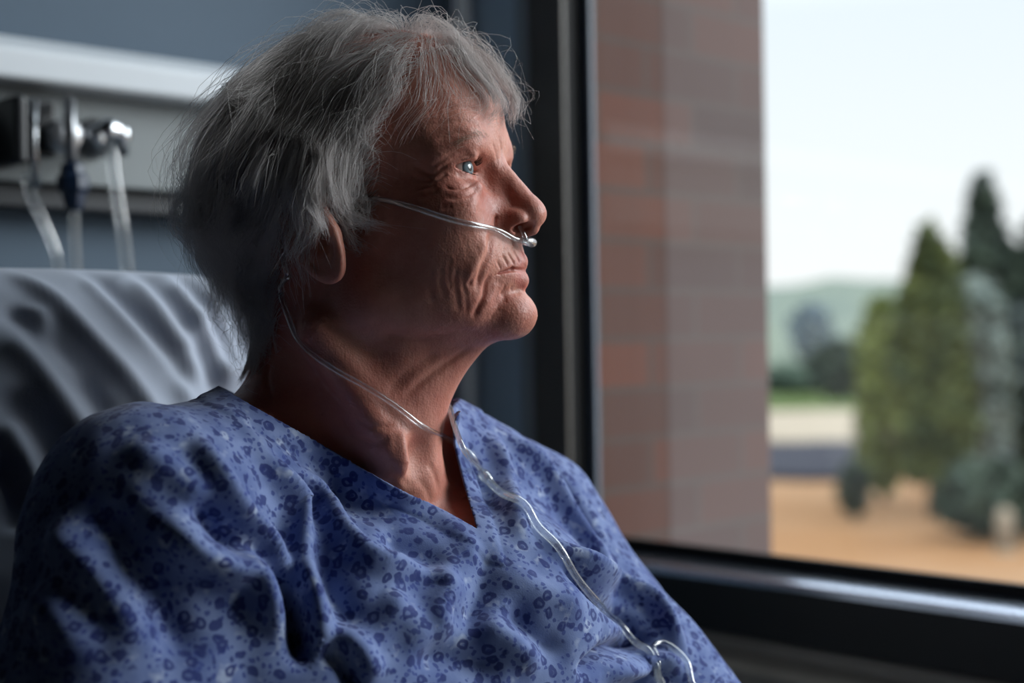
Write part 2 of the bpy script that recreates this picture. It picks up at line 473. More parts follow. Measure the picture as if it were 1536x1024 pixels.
GR = [  # folds: points, half width mm, height mm
 ([(224,752),(255,792),(290,832),(335,856),(373,869),(420,931),(440,990)], 13, 13),
 ([(300,650),(306,691),(344,753),(398,815),(428,870),(452,955)], 9, 9),
 ([(285,740),(320,790),(365,835)], 9, -7),
 ([(395,836),(425,872),(441,910),(449,955),(458,1015)], 9, -22),
 ([(360,640),(400,700),(431,759),(453,814),(467,877),(478,936),(482,990)], 10, 11),
 ([(400,680),(435,715),(467,740),(505,795),(557,848),(612,854),(666,877)], 10, 9),
 ([(440,790),(480,850),(520,905),(560,960)], 16, -8),
 ([(612,755),(666,779),(702,816),(712,850)], 10, 5), ([(560,800),(620,820),(680,850)], 14, -6),
 ([(639,850),(671,884),(655,922),(666,975)], 12, 7), ([(560,900),(610,930),(640,990)], 16, 6), ([(500,930),(540,985),(560,1030)], 12, 6),
 ([(480,960),(520,1000),(530,1040)], 9, -9),
 ([(720,800),(730,850),(716,910),(700,960)], 12, -5), ([(745,830),(790,880),(840,900),(880,930)], 14, 5),
 ([(740,640),(775,680),(810,715),(850,777),(900,835),(930,880)], 11, 9), ([(790,660),(835,715),(870,770),(905,832)], 9, -7), ([(720,640),(745,690),(765,760),(790,830)], 11, 7), ([(690,655),(725,720),(745,780)], 9, -6),
 ([(800,800),(859,843),(914,873),(968,900),(1004,950),(1030,990)], 9, 10), ([(830,830),(880,880),(930,920),(975,960)], 10, -10),
 ([(860,1015),(900,985),(945,962),(985,955)], 8, -12), ([(900,1010),(940,1000),(986,998),(1036,1010)], 9, 11),
 ([(760,900),(800,950),(860,985)], 12, -6), ([(700,930),(760,960),(820,1000)], 13, 7), ([(610,985),(690,990),(760,1015)], 13, -6),
 ([(60,800),(110,820),(180,900),(230,1000)], 16, 7), ([(120,740),(170,790),(215,860),(260,940),(300,1010)], 16, -8), ([(40,900),(90,930),(140,1010)], 16, 6),
 ([(180,660),(230,690),(290,735),(330,790)], 12, 4), ([(330,600),(380,660),(440,700)], 8, 3),
]
def plane(p0, p1, up, tilt):
    e = nz(p1 - p0); nn = nz(np.cross(e, nz(tilt))); return nn if nn @ up > 0 else -nn
vp = trace(f_gown2, 716, 796); bfar = P(664, 622, 1085)
NL0 = plane(vp, trace(f_gown2, 345, 592), np.array([0, 0, 1.0]), np.array([-0.25, 1.0, 0.02]))
NL1 = plane(vp, bfar, -Lt, Ut)
def f_skin(p):
    d = smin(f_head(p), f_neck(p), 13)
    a0 = (p - vp.astype(f4)) @ NL0.astype(f4); a1 = (p - vp.astype(f4)) @ NL1.astype(f4)
    a0 = np.minimum(a0, np.maximum(a1, p[:, 2] - bfar[2] - 10))
    d = smin(d, f_gown(p) + 8 + 0.9 * np.clip(-a0 - 6, 0, 40), 8)
    cut = (p - (NECK0 - np.array([0, 0, 140])).astype(f4)) @ np.array([0, 0, -1], f4)
    return np.maximum(d, cut)
def make_gown(hs):
    v, f, n = mesh_sdf(f_gown2, (-560, 700, -345), (330, 1420, 20), hs)
    v = v.astype(float)
    # neckline: two planes through the visible hem and her chest direction, meeting in the V
    p0, n0, p1, n1 = vp, NL0, vp, NL1
    def openness(v):
        a0 = (v - p0) @ n0; a1 = (v - p1) @ n1
        a2 = v[:, 2] - bfar[2] - 10
        return np.minimum(a0, -smin(-a1, -a2, 24))
    # folds
    dd = np.zeros(len(v))
    lines = [spline(q[0], len(q[0]) * 4) for q in GR]
    hits = trace_many(f_gown2, np.vstack(lines)); k0 = 0
    for (pts, w, amp), ln in zip(GR, lines):
        q = hits[k0:k0 + len(ln)]; k0 += len(ln)
        q = [x for x in q if x is not None]
        if len(q) > 2: dd += ridge(v, q, w * .8, amp * 1.6, False, 0.3)
    st = np.stack([(v @ RT)[:, 0] * 1.0, (v @ RT)[:, 1] * 1.0, (v @ RT)[:, 2] * .6], 1)
    dd += vnoise(st, 55, 11) * 3.5 + vnoise(st + vnoise(st, 40, 14)[:, None] * 12, 22, 12) * 1.5 + vnoise(st, 9, 13) * .35
    op = openness(v)
    hem = np.clip(-op / 30, 0, 1)
    dd = dd * (0.25 + 0.75 * hem)
    dd += 1.0 * (np.abs(op + 6) < 6) - 0.5 * np.exp(-((op + 13) / 1.5) ** 2)     # stitched hem
    v = v + n * dd[:, None]
    op = openness(v)
    # clip the neck opening
    tri = np.concatenate([f[:, [0, 1, 2]], f[:, [0, 2, 3]]])
    s = op[tri] > 0
    k = s.sum(1)
    keep = tri[k == 0]
    newv = []; newt = []; cache = {}
    base = len(v)
    def cutv(i, j):
        key = (min(i, j), max(i, j))
        if key not in cache:
            t = op[i] / (op[i] - op[j]); cache[key] = base + len(newv); newv.append(v[i] + t * (v[j] - v[i]))
        return cache[key]
    for t, fl in zip(tri[(k == 1) | (k == 2)], s[(k == 1) | (k == 2)]):
        if fl.sum() == 1:
            r = int(np.argmax(fl)); o_, a_, b_ = t[r], t[(r + 1) % 3], t[(r + 2) % 3]
            x, y = cutv(o_, a_), cutv(o_, b_); newt += [(x, a_, b_), (x, b_, y)]
        else:
            r = int(np.argmin(fl)); o_, a_, b_ = t[r], t[(r + 1) % 3], t[(r + 2) % 3]
            newt.append((o_, cutv(o_, a_), cutv(o_, b_)))
    v = np.vstack([v, np.array(newv)]); tri = np.vstack([keep, np.array(newt)])
    used = np.unique(tri); mp = np.full(len(v), -1); mp[used] = np.arange(len(used))
    return v[used], mp[tri]
def gown_material():
    m = Mat('gown_print', rough=0.85, spec=0.15)
    tc = m.node('ShaderNodeTexCoord'); v = tc.outputs['Object']
    wn = m.node('ShaderNodeTexNoise'); wn.inputs['Scale'].default_value = 85; wn.inputs['Detail'].default_value = 2
    m.link(v, wn.inputs['Vector'])
    va = m.node('ShaderNodeVectorMath', operation='SCALE'); va.inputs['Scale'].default_value = 0.009
    m.link(wn.outputs['Color'], va.inputs[0])
    vb = m.node('ShaderNodeVectorMath', operation='ADD'); m.link(v, vb.inputs[0]); m.link(va.outputs[0], vb.inputs[1])
    vv = vb.outputs[0]
    def voro(scale, rnd):
        t = m.node('ShaderNodeTexVoronoi'); t.inputs['Scale'].default_value = scale; t.inputs['Randomness'].default_value = rnd
        m.link(vv, t.inputs['Vector']); return t
    big = voro(98, 1.0); small = voro(200, 1.0)
    blot = m.noise(v, 38, 3)
    basec = m.ramp(blot, [(0.35, lin(82, 98, 146)), (0.62, lin(114, 130, 172))])
    pale = m.noise(v, 75, 2)
    basec = m.mix(m.ramp(pale, [(0.60, (0, 0, 0, 1)), (0.72, (.7, .7, .7, 1))]), basec, lin(164, 176, 200))
    k, w_ = (0, 0, 0, 1), (1, 1, 1, 1)
    bigd = m.ramp(big.outputs['Distance'], [(0.0, (.35, .35, .35, 1)), (0.13, (.35, .35, .35, 1)), (0.2, w_), (0.36, w_), (0.43, k), (1.0, k)])
    smalld = m.ramp(small.outputs['Distance'], [(0.0, w_), (0.27, w_), (0.36, k), (1.0, k)])
    navy = lin(36, 48, 104)
    bigd = m.mix(m.ramp(m.noise(v, 55, 2), [(0.42, k), (0.5, w_)]), m.ramp(big.outputs['Distance'], [(0.0, w_), (0.3, w_), (0.38, k)]), bigd)
    c = m.mix(m.math('MULTIPLY', smalld, 0.75), basec, lin(46, 60, 124))
    c = m.mix(m.math('MULTIPLY', bigd, 0.88), c, navy)
    m.base(c)
    # weave
    n = m.noise(v, 900, 2); b1 = m.bump(n, 0.25, 0.0006)
    m.set('Sheen Weight', 0.15); m.set('Sheen Roughness', 0.5)
    return m.m
# ============================================================ the room: a corner seen at 45 degrees
EXPOSURE = 0.44; SKY = 0.86; SUN = 2.1
COR = P(702, 512, 2200); COR[2] = 0
Dw = np.array([0.69, -0.724, 0.0]); Dw /= np.linalg.norm(Dw)      # along the window wall, away from the corner
Nw = np.array([-Dw[1] * -1, 0, 0])
Nw = np.array([Dw[1], -Dw[0], 0.0])                               # into the room from the window wall
Dh = Nw                                                          # along the head wall, away from the corner
Nh = Dw                                                          # into the room from the head wall
Z = np.array([0, 0, 1.0])
FL = -CAMZ
def wt(px, n=0.0):
    """distance along the window wall seen at column px on the plane n mm into the room"""
    d = ray(px, 512); o = COR + Nw * n
    A = np.array([[d[0], -Dw[0]], [d[1], -Dw[1]]])
    return np.linalg.solve(A, o[:2])[1]
def wz(px, py, n=0.0):
    d = ray(px, py); o = COR + Nw * n
    t = (o @ Nw) / (d @ Nw); return (d * t)[2]
def ht(px, n=0.0):
    d = ray(px, 512); o = COR + Nh * n
    A = np.array([[d[0], -Dh[0]], [d[1], -Dh[1]]])
    return np.linalg.solve(A, o[:2])[1]
def hz(px, py, n=0.0):
    d = ray(px, py); o = COR + Nh * n
    t = (o @ Nh) / (d @ Nh); return (d * t)[2]
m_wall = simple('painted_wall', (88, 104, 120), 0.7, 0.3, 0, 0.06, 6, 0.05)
m_ceil = simple('ceiling_paint', (98, 102, 106), 0.9, 0.1, 0, 0.05, 4)
m_floor = simple('vinyl_floor', (88, 92, 96), 0.35, 0.5, 0, 0.2, 8)
m_white = simple('white_trim', (226, 230, 234), 0.45, 0.5, 0, 0.05, 20)
m_pale_wall = simple('pale_wall', (116, 120, 124), 0.8, 0.2, 0, 0.05, 6); m_dark_wall = simple('dark_back_wall', (44, 38, 33), 0.6, 0.3, 0, 0.25, 3)  # unseen walls, tones chosen to control bounce light; back wall darkened to cut fill
LW, LH, CEIL = 4600.0, 4300.0, 1600.0
def struct(o, kind='structure'): o['kind'] = kind; return o
def wallbox(name, o, ax, ay, x0, x1, y0, y1, z0, z1, m):
    return struct(MB().box(o, ax, ay, Z, x0, x1, y0, y1, z0, z1).build(name, m))
T0, T1 = wt(780, 0), 2300.0
ZS, ZT = wz(1000, 872, 0), 1500.0
wallbox('floor', COR, Dw, Nw, -150, LW + 150, -150, LH + 150, FL - 100, FL, m_floor)
wallbox('ceiling', COR, Dw, Nw, -150, LW + 150, -150, LH + 150, CEIL, CEIL + 100, m_ceil)
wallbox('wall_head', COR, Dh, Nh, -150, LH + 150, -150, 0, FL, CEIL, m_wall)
wallbox('wall_foot', COR + Nh * LW, Dh, Nh, -150, LH + 150, 0, 150, FL, CEIL, m_pale_wall)
wallbox('wall_back', COR + Nw * LH, Dw, Nw, 0, LW, 0, 150, FL, CEIL, m_dark_wall)
b = MB()
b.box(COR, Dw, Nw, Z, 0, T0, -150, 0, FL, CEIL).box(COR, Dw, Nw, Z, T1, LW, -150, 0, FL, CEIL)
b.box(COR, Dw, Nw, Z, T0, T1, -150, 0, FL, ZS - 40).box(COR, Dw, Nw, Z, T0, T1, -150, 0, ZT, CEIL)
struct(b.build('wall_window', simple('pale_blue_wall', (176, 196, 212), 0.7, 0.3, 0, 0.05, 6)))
struct(MB().tube([COR + Dw * 24 + Nw * 24 + Z * FL, COR + Dw * 24 + Nw * 24 + Z * CEIL], 16, 24).build('trim_corner', m_white, None, True))
# ---------- window: aluminium frame set back in the wall
m_frame = simple('dark_frame', (92, 86, 80), 0.42, 0.5, 0.0, 0.15, 40)
m_gask = simple('black_gasket', (8, 9, 12), 0.6, 0.2, 0, 0.1, 60)
m_alu = simple('brushed_aluminium', (206, 214, 232), 0.2, 0.5, 0.95, 0.08, 120)
m_ledge = simple('ledge_laminate', (128, 122, 114), 0.35, 0.5, 0, 0.15, 25)
def jamb(t0, t1, n0, n1, z0=None, z1=None):
    return MB().box(COR, Dw, Nw, Z, t0, t1, n0, n1, ZS if z0 is None else z0, ZT if z1 is None else z1)
t850 = wt(850, -6)
def nat(px, t):
    """depth n at which the line t on the window wall is seen at column px"""
    d = ray(px, 512); o = COR + Dw * t
    return np.linalg.solve(np.array([[d[0], -Nw[0]], [d[1], -Nw[1]]]), o[:2])[1]
n1 = nat(880, t850); TG = wt(892, n1)
win = struct(MB().box(COR, Dw, Nw, Z, wt(800, -6), t850, -14, -6, ZS, ZT).box(COR, Dw, Nw, Z, T1 - 70, T1, n1 - 30, -6, ZS, ZT)
             .box(COR, Dw, Nw, Z, t850, T1 - 70, n1 - 30, -6, ZT - 70, ZT).build('window_1', m_frame, None, False, 2))
MB().box(COR, Dw, Nw, Z, T0 + .5, wt(800, -6) - .2, -14, -3, ZS, ZT).build('frame_edge', simple('grey_edge', (150, 158, 165), 0.45, 0.5, 0, 0.05, 30), win, False, 1)
zA = wz(1200, 846, -72); zA1 = wz(1200, 832, -72)
sl = MB().box(COR, Dw, Nw, Z, T0 + .5, t850 - .5, n1 - 8, -14.2, ZS, ZT)
sl.box(COR, Dw, Nw, Z, t850, T1 - 70, n1 - 8, n1 + 2, zA - 2, zA1)
sl.build('gasket', m_gask, win)
MB().box(COR, Dw, Nw, Z, t850 - .5, TG, n1 - 8, n1, zA1, ZT - 70).build('glazing_bead', simple('grey_bead', (104, 114, 128), 0.45, 0.4, 0.0, .05, 60), win, False, 1)
zB = wz(1200, 880, 5); zC = wz(1200, 968, 4)
rail = [(n1 - 20, zA + 1), (-70, zA), (0, zB + 2), (5, zB - 1), (5, zB - 7), (n1 - 20, zB - 7)]
MB().extrude(COR, Nw, Z, Dw, rail, T0 + 1, T1 - 1).build('sloped_rail', m_alu, win)
MB().box(COR, Dw, Nw, Z, T0 + 1, T1 - 1, -85, 4, zC - 30, zB - 7.5).build('bottom_rail', simple('black_rail', (24, 26, 28), 0.5, 0.4), win)
# glass
gm = Mat('window_glass'); g = gm
tr = g.node('ShaderNodeBsdfTransparent'); tr.inputs[0].default_value = (0.97, 0.985, 0.98, 1)
gl = g.node('ShaderNodeBsdfGlossy'); gl.inputs['Roughness'].default_value = 0.0
fr = g.node('ShaderNodeLayerWeight'); fr.inputs['Blend'].default_value = 0.5
fr_ = g.math('MULTIPLY_ADD', g.math('POWER', fr.outputs['Facing'], 5.0), 0.95, 0.04)
mx = g.node('ShaderNodeMixShader'); g.link(fr_, mx.inputs[0]); g.link(tr.outputs[0], mx.inputs[1]); g.link(gl.outputs[0], mx.inputs[2])
g.link(mx.outputs[0], g.out.inputs['Surface'])
MB().box(COR, Dw, Nw, Z, t850 + 2, T1 - 72, n1 - 5.5, n1 - 2.5, zA1 - 4, ZT - 72).build('pane', gm.m, win)
# inner ledge below the frame
zL0 = zC - 1; zL1 = wz(1200, 1012, 60)
led = [(-140, zL0), (14, zL0), (16, zL0 - 4), (16, zL0 - 16), (30, zL0 - 22), (52, zL0 - 26), (56, zL0 - 31), (56, zL0 - 52), (0, zL0 - 54), (-140, zL0 - 54)]
struct(MB().extrude(COR, Nw, Z, Dw, led, 2, LW - 2).build('trim_window_ledge', m_ledge, None, False, 2))
# ---------- outside
GZ = -4600.0
def brick(name, c1, c2, mort):
    m = Mat(name, rough=0.85, spec=0.2)
    # object coordinates turned to run along the building
    ang = math.atan2(Dw[1], Dw[0])
    tc = m.node('ShaderNodeTexCoord'); vr = m.node('ShaderNodeVectorRotate', rotation_type='Z_AXIS'); vr.inputs['Angle'].default_value = -ang
    m.link(tc.outputs['Object'], vr.inputs['Vector'])
    sep = m.node('ShaderNodeSeparateXYZ'); m.link(vr.outputs[0], sep.inputs[0])
    cm = m.node('ShaderNodeCombineXYZ'); m.link(m.math('ADD', sep.outputs[0], sep.outputs[1]), cm.inputs[0]); m.link(sep.outputs[2], cm.inputs[1])
    bt = m.node('ShaderNodeTexBrick'); bt.inputs['Scale'].default_value = 1.0
    bt.inputs['Brick Width'].default_value = 0.225; bt.inputs['Row Height'].default_value = 0.075; bt.inputs['Mortar Size'].default_value = 0.005
    bt.inputs['Color1'].default_value = c1; bt.inputs['Color2'].default_value = c2; bt.inputs['Mortar'].default_value = mort; bt.inputs['Bias'].default_value = 0.0
    m.link(cm.outputs[0], bt.inputs['Vector'])
    n = m.noise(vr.outputs[0], 3.0, 3)
    m.base(m.mix(m.math('MULTIPLY', n, 0.7), bt.outputs['Color'], lin(84, 74, 70)))
    return m.m
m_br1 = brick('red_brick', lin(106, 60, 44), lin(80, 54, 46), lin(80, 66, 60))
m_br2 = brick('grey_red_brick', lin(112, 86, 80), lin(94, 80, 78), lin(102, 92, 88))  # brickwork in two tones: redder inner part, greyer outer part
OUT = -Nw
def outs(px, n0):
    """distance outward along the reveal line that starts at the glass edge"""
    o = COR + Dw * n0; d = ray(px, 512)
    A = np.array([[d[0], -OUT[0]], [d[1], -OUT[1]]])
    return np.linalg.solve(A, o[:2])[1]
tR = t850 - 2; s1 = outs(1000, tR); s2 = outs(1156, tR + 3)
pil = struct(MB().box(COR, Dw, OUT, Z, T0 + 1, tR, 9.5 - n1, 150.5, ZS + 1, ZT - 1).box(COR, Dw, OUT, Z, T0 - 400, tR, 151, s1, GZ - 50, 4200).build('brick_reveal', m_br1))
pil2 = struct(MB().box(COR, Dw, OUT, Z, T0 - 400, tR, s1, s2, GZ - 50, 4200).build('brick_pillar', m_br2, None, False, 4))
tag(pil, 'dark red brick reveal just outside the window frame', None); tag(pil2, 'grey red brick pillar outside the window', None)
# ground: dry earth with a grass verge and a road
gm = Mat('dry_ground', rough=0.95, spec=0.1)
v = gm.coord(); n1 = gm.noise(v, 0.12, 5); n2 = gm.noise(v, 0.9, 4)
gm.base(gm.mix(n2, gm.ramp(n1, [(0.35, lin(132, 96, 64)), (0.6, lin(142, 114, 88))]), lin(116, 82, 52)))
def gd(px, py, z=GZ):
    d = ray(px, py); return d * (z / d[2])
gv = [(-90000, 6500, GZ), (90000, 6500, GZ), (400000, 420000, GZ - 1500), (-400000, 420000, GZ - 1500)]
struct(add_mesh('ground', gv, [(0, 1, 2, 3)], gm.m, None, False))
def band(name, px0, px1, yb, yt, m, lift, wob=0.0):
    xs = np.linspace(px0, px1, 160); rs = np.random.default_rng(5)
    bot = [gd(x, yb + wob * math.sin(x / 37.0), GZ) for x in xs]; top = [gd(x, yt + wob * math.sin(x / 23.0 + 1), GZ) for x in xs]
    vv = [q + [0, 0, lift - 5] for q in bot + top]; vt = [q + [0, 0, lift - 400] for q in bot + top]
    n = len(xs); v = vv + vt
    f = [(i, i + 1, n + i + 1, n + i) for i in range(n - 1)] + [(2 * n + i + 1, 2 * n + i, i, i + 1) for i in range(n - 1)]
    return struct(add_mesh(name, v, f, m, None, False))
m_grass = simple('verge_grass', (72, 86, 42), 0.9, 0.1, 0, 0.3, 1)
m_asph = simple('asphalt', (44, 44, 52), 0.9, 0.1, 0, 0.15, 1)
m_pale = simple('pale_gravel', (142, 130, 114), 0.95, 0.1, 0, 0.12, 1)
band('road', -600, 2600, 714, 664, m_asph, 60, 2)
band('path', -600, 2600, 662, 616, m_pale, 60, 1)
band('lawn', -1500, 3000, 615, 585, m_grass, 90, 1)
# ---------- planting
def leafmat(name, a, b):
    m = Mat(name, rough=0.75, spec=0.2)
    v = m.coord(); oi = m.node('ShaderNodeObjectInfo')
    m.base(m.ramp(m.noise(v, 1.3, 3), [(0.3, lin(*a)), (0.7, lin(*b))]))
    return m.m
def crown(c, rx, rz, shape, n, ls, seed):
    """leaf sprays scattered through a crown; shape(t) is the width at height t"""
    r = np.random.default_rng(seed)
    t = r.random(n * 3); keep = r.random(n * 3) < np.array([shape(x) for x in t]); t = t[keep][:n]; n = len(t)
    w = np.array([shape(x) for x in t])
    ang = r.random(n) * 2 * math.pi; rad = rx * w * (0.55 + 0.5 * r.random(n) ** 0.6) * (1 + 0.16 * np.sin(ang * 3 + seed + t * 9))
    p = np.stack([np.cos(ang) * rad, np.sin(ang) * rad, t * rz], 1) + c
    a = r.normal(size=(n, 3)); a /= np.linalg.norm(a, axis=1)[:, None]
    b = r.normal(size=(n, 3)); b -= a * (a * b).sum(1)[:, None]; b /= np.linalg.norm(b, axis=1)[:, None]
    s = ls * (0.6 + 0.8 * r.random(n))[:, None]
    v = np.concatenate([p + a * s, p + b * s * 0.5, p - a * s, p - b * s * 0.5])
    i = np.arange(n); f = np.stack([i, i + n, i + 2 * n, i + 3 * n], 1)
    return v, f
m_bark = simple('bark', (92, 80, 66), 0.9, 0.1, 0, 0.3, 6)
def tree(name, label, cat, px, pyb, pyt, wpx, dist, shape, mats, seed, n=2600, group='trees beyond the window', trunk=0.12):
    dist = -GZ * FPX / (pyb - 512 + (px - 768) * sr)
    base = P(px, 512, dist); base[2] = GZ - 60
    top = P(px, pyt, dist)[2]; hh = top - base[2]; rx = wpx / 2 / FPX * dist
    o = empty(name, label, cat, group); o.location = Vector(tow(base))
    def loc(v): return (np.asarray(v)) / 1000.0
    mb = MB(); mb.tube([(0, 0, 0), (hh * .01, 0, hh * .35), (0, hh * .01, hh * .8)], [hh * .022, hh * .016, hh * .006], 8)
    t = add_mesh('trunk', loc(mb.v), mb.f, m_bark, o, True, True)
    v, f = crown(np.array([0, 0, hh * trunk]), rx, hh * (1 - trunk), shape, n, rx * 0.16 + 60, seed)
    c = add_mesh('crown', loc(v), f, mats, o, False, True)
    return o
cy = lambda t: max(0.03, min(1, (t * 5 + .35)) * (1 - t ** 2.2) ** 0.75)
sp = lambda t: max(0.02, (1 - t) ** 0.85 * min(1, t * 6 + .3))
rd = lambda t: max(0.03, math.sqrt(max(0, 1 - (2 * t - 1) ** 2)))
g1 = leafmat('cypress_leaf', (44, 56, 40), (104, 112, 62)); g2 = leafmat('dark_conifer_leaf', (36, 48, 44), (66, 78, 62))
g3 = leafmat('yellow_green_leaf', (92, 104, 54), (126, 134, 76)); g4 = leafmat('grey_leaf', (96, 108, 104), (132, 140, 132)); g5 = leafmat('hill_leaf', (70, 86, 80), (108, 124, 104))
tree('cypress_tree', 'broad cypress with a rounded tip, first tree right of the brick pillar', 'tree', 1396, 772, 334, 116, 33000, lambda t: max(.03, min(1, t * 2 + .6) * (1 - t ** 3.2) ** .75), g1, 1, 4200)
tree('conifer_tree', 'tallest pointed conifer rising behind the rounded cypress', 'tree', 1478, 700, 262, 150, 40000, lambda t: sp(t) * .9 + .1, g2, 2)
tree('conifer_tree', 'dark conifer cut off by the right edge of the window view', 'tree', 1552, 740, 330, 120, 30000, cy, g2, 3)
tree('bush', 'yellow green bush hugging the left side of the broad cypress', 'bush', 1322, 748, 440, 88, 36000, lambda t: rd(t) * .8 + .15 * (1 - t), g3, 4, 2000, 'bushes beyond the window', .05)
tree('shrub', 'pale grey green shrub in front of the tall pointed conifer', 'bush', 1470, 760, 415, 84, 29000, lambda t: rd(t) ** .6, g4, 5, 900, 'bushes beyond the window', .05)
tree('bush', 'low dark bush on the lawn beside the pillar', 'bush', 1262, 600, 508, 92, 52000, rd, g2, 6, 900, 'bushes beyond the window', .05)
tree('bush', 'dark hedge bush half hidden by the brick pillar', 'bush', 1188, 591, 548, 110, 66000, rd, g5, 7, 900, 'bushes beyond the window', .05)
tree('shrub', 'small dark shrub at the edge of the dry ground by the road', 'bush', 1277, 775, 690, 46, 29000, rd, g2, 8, 500, 'bushes beyond the window', .05)
tree('bush', 'dark undergrowth bush at the foot of the conifers', 'bush', 1484, 802, 690, 150, 24500, rd, g2, 9, 900, 'bushes beyond the window', .05)
# far hills with a dark wooded patch
def hill(name, pts, dist, m, depth=30000):
    xs = [p[0] for p in pts]; n = 400
    px = np.linspace(xs[0], xs[-1], n); py = np.interp(px, xs, [p[1] for p in pts]) + 1.5 * np.sin(px / 17.0)
    front = [P(a, 640, dist) * [1, 1, 0] + [0, 0, GZ - 1500] for a in px]; top = [P(a, b, dist + depth * .5) for a, b in zip(px, py)]
    back = [P(a, 640, dist + depth) * [1, 1, 0] + [0, 0, GZ - 1500] for a in px]
    v = front + top + back
    f = [(k * n + i, k * n + i + 1, (k + 1) * n + i + 1, (k + 1) * n + i) for k in (0, 1) for i in range(n - 1)]
    return struct(add_mesh(name, v, f, m))
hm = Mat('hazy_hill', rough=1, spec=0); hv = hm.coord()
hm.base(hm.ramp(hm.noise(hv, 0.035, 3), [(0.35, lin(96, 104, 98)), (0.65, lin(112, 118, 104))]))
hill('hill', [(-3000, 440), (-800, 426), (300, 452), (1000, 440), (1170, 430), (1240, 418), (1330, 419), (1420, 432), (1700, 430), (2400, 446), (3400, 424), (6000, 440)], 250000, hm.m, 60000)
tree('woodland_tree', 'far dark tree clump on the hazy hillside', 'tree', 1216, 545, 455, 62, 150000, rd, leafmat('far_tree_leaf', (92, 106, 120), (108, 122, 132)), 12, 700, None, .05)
st = empty('marker_post', 'pale beige post standing on the dry ground near the conifers', 'post')
q = gd(1508, 822, GZ); pd = q[1]; hh = 66 / FPX * pd
mb = MB(); mb.lathe(q - [0, 0, 100], (0, 0, 1), [(0, 13 / FPX * pd), (hh * .8, 13 / FPX * pd), (hh, 8 / FPX * pd), (hh * 1.03, 2)], 16); mb.build('shaft', m_pale, st, True)
mb = MB(); mb.lathe(q - [0, 0, 110], (0, 0, 1), [(0, 19 / FPX * pd), (60, 18 / FPX * pd), (90, 14 / FPX * pd)], 16); mb.build('footing', m_pale, st, True)
# ---------- sky
w = bpy.data.worlds.new('sky'); bpy.context.scene.world = w; w.use_nodes = True
wn, wl = w.node_tree.nodes, w.node_tree.links
tc = wn.new('ShaderNodeTexCoord'); sx = wn.new('ShaderNodeSeparateXYZ'); wl.new(tc.outputs['Generated'], sx.inputs[0])
rp = wn.new('ShaderNodeValToRGB'); e = rp.color_ramp.elements
e[0].position = 0.0; e[0].color = (1.0, 1.0, 1.0, 1); e[1].position = 0.22; e[1].color = (0.84, 0.91, 0.98, 1)
q = e.new(0.5); q.color = (2.5, 2.75, 3.0, 1); q = e.new(1.0); q.color = (3.4, 3.7, 4.0, 1)
wl.new(sx.outputs[2], rp.inputs[0]); wl.new(rp.outputs[0], wn['Background'].inputs[0]); wn['Background'].inputs[1].default_value = SKY

sun = bpy.data.lights.new('sun', 'SUN'); sun.energy = SUN; sun.angle = math.radians(32); sun.color = (0.95, 0.97, 1.0)
so_ = bpy.data.objects.new('sun', sun); C.objects.link(so_); so_.rotation_euler = Vector((-0.94, -0.10, -0.38)).to_track_quat('-Z', 'Y').to_euler()
import os
HS = float(os.environ.get('HS', '0.85'))
# ---------- skin
def skin_material():
    m = Mat('skin', rough=0.48, spec=0.42)
    v = m.coord()
    n1 = m.noise(v, 28, 5, .6); n2 = m.noise(v, 160, 4, .65); n3 = m.noise(v, 9, 2)
    c = m.ramp(n1, [(0.3, lin(180, 114, 98)), (0.55, lin(200, 138, 120)), (0.75, lin(212, 156, 138))])
    c = m.mix(m.math('MULTIPLY', m.ramp(n3, [(0.45, (0, 0, 0, 1)), (0.7, (1, 1, 1, 1))]), 0.45), c, lin(186, 100, 88))
    c = m.mix(m.ramp(n2, [(0.62, (0, 0, 0, 1)), (0.75, (.4, .4, .4, 1))]), c, lin(150, 84, 66))
    la = m.node('ShaderNodeAttribute', attribute_name='lip')
    c = m.mix(m.math('MULTIPLY', la.outputs['Fac'], .6), c, lin(182, 92, 86))
    m.base(c)
    m.set('Subsurface Weight', 0.35); m.set('Subsurface Radius', (0.9, 0.32, 0.2)); m.set('Subsurface Scale', 0.0045)
    vo = m.node('ShaderNodeTexVoronoi'); vo.inputs['Scale'].default_value = 620; m.link(v, vo.inputs['Vector'])
    b1 = m.bump(vo.outputs['Distance'], 0.35, 0.0004)
    vs = m.coord((1, 1, .45)); b2 = m.bump(m.noise(vs, 330, 3, .6), 0.5, 0.0006, b1)
    vs2 = m.coord((.5, 1, 1)); b3 = m.bump(m.noise(vs2, 180, 3, .6), 0.4, 0.0008, b2)
    r = m.ramp(n2, [(0.3, (.40, .40, .40, 1)), (0.7, (.58, .58, .58, 1))]); m.link(r, m.b.inputs['Roughness'])
    return m.m
m_skin = skin_material()
person = empty('person', 'older woman with short silver hair in blue print gown, gazing out of the window', 'person')
person.location = Vector(tow(P(600, 1400, 1010)))
def under(o, par):
    bpy.context.view_layer.update()
    o.parent = par; o.matrix_parent_inverse = par.matrix_world.inverted(); return o
v, f, n = mesh_sdf(f_skin, np.array([-330, 800, -330]), np.array([220, 1320, 260]), HS)
v = wrinkle(v, n)
body_ = add_mesh('body', v, f, m_skin)
at_ = body_.data.attributes.new('lip', 'FLOAT', 'POINT'); at_.data.foreach_set('value', lip_mask(v).astype(f4))
body = under(body_, person)
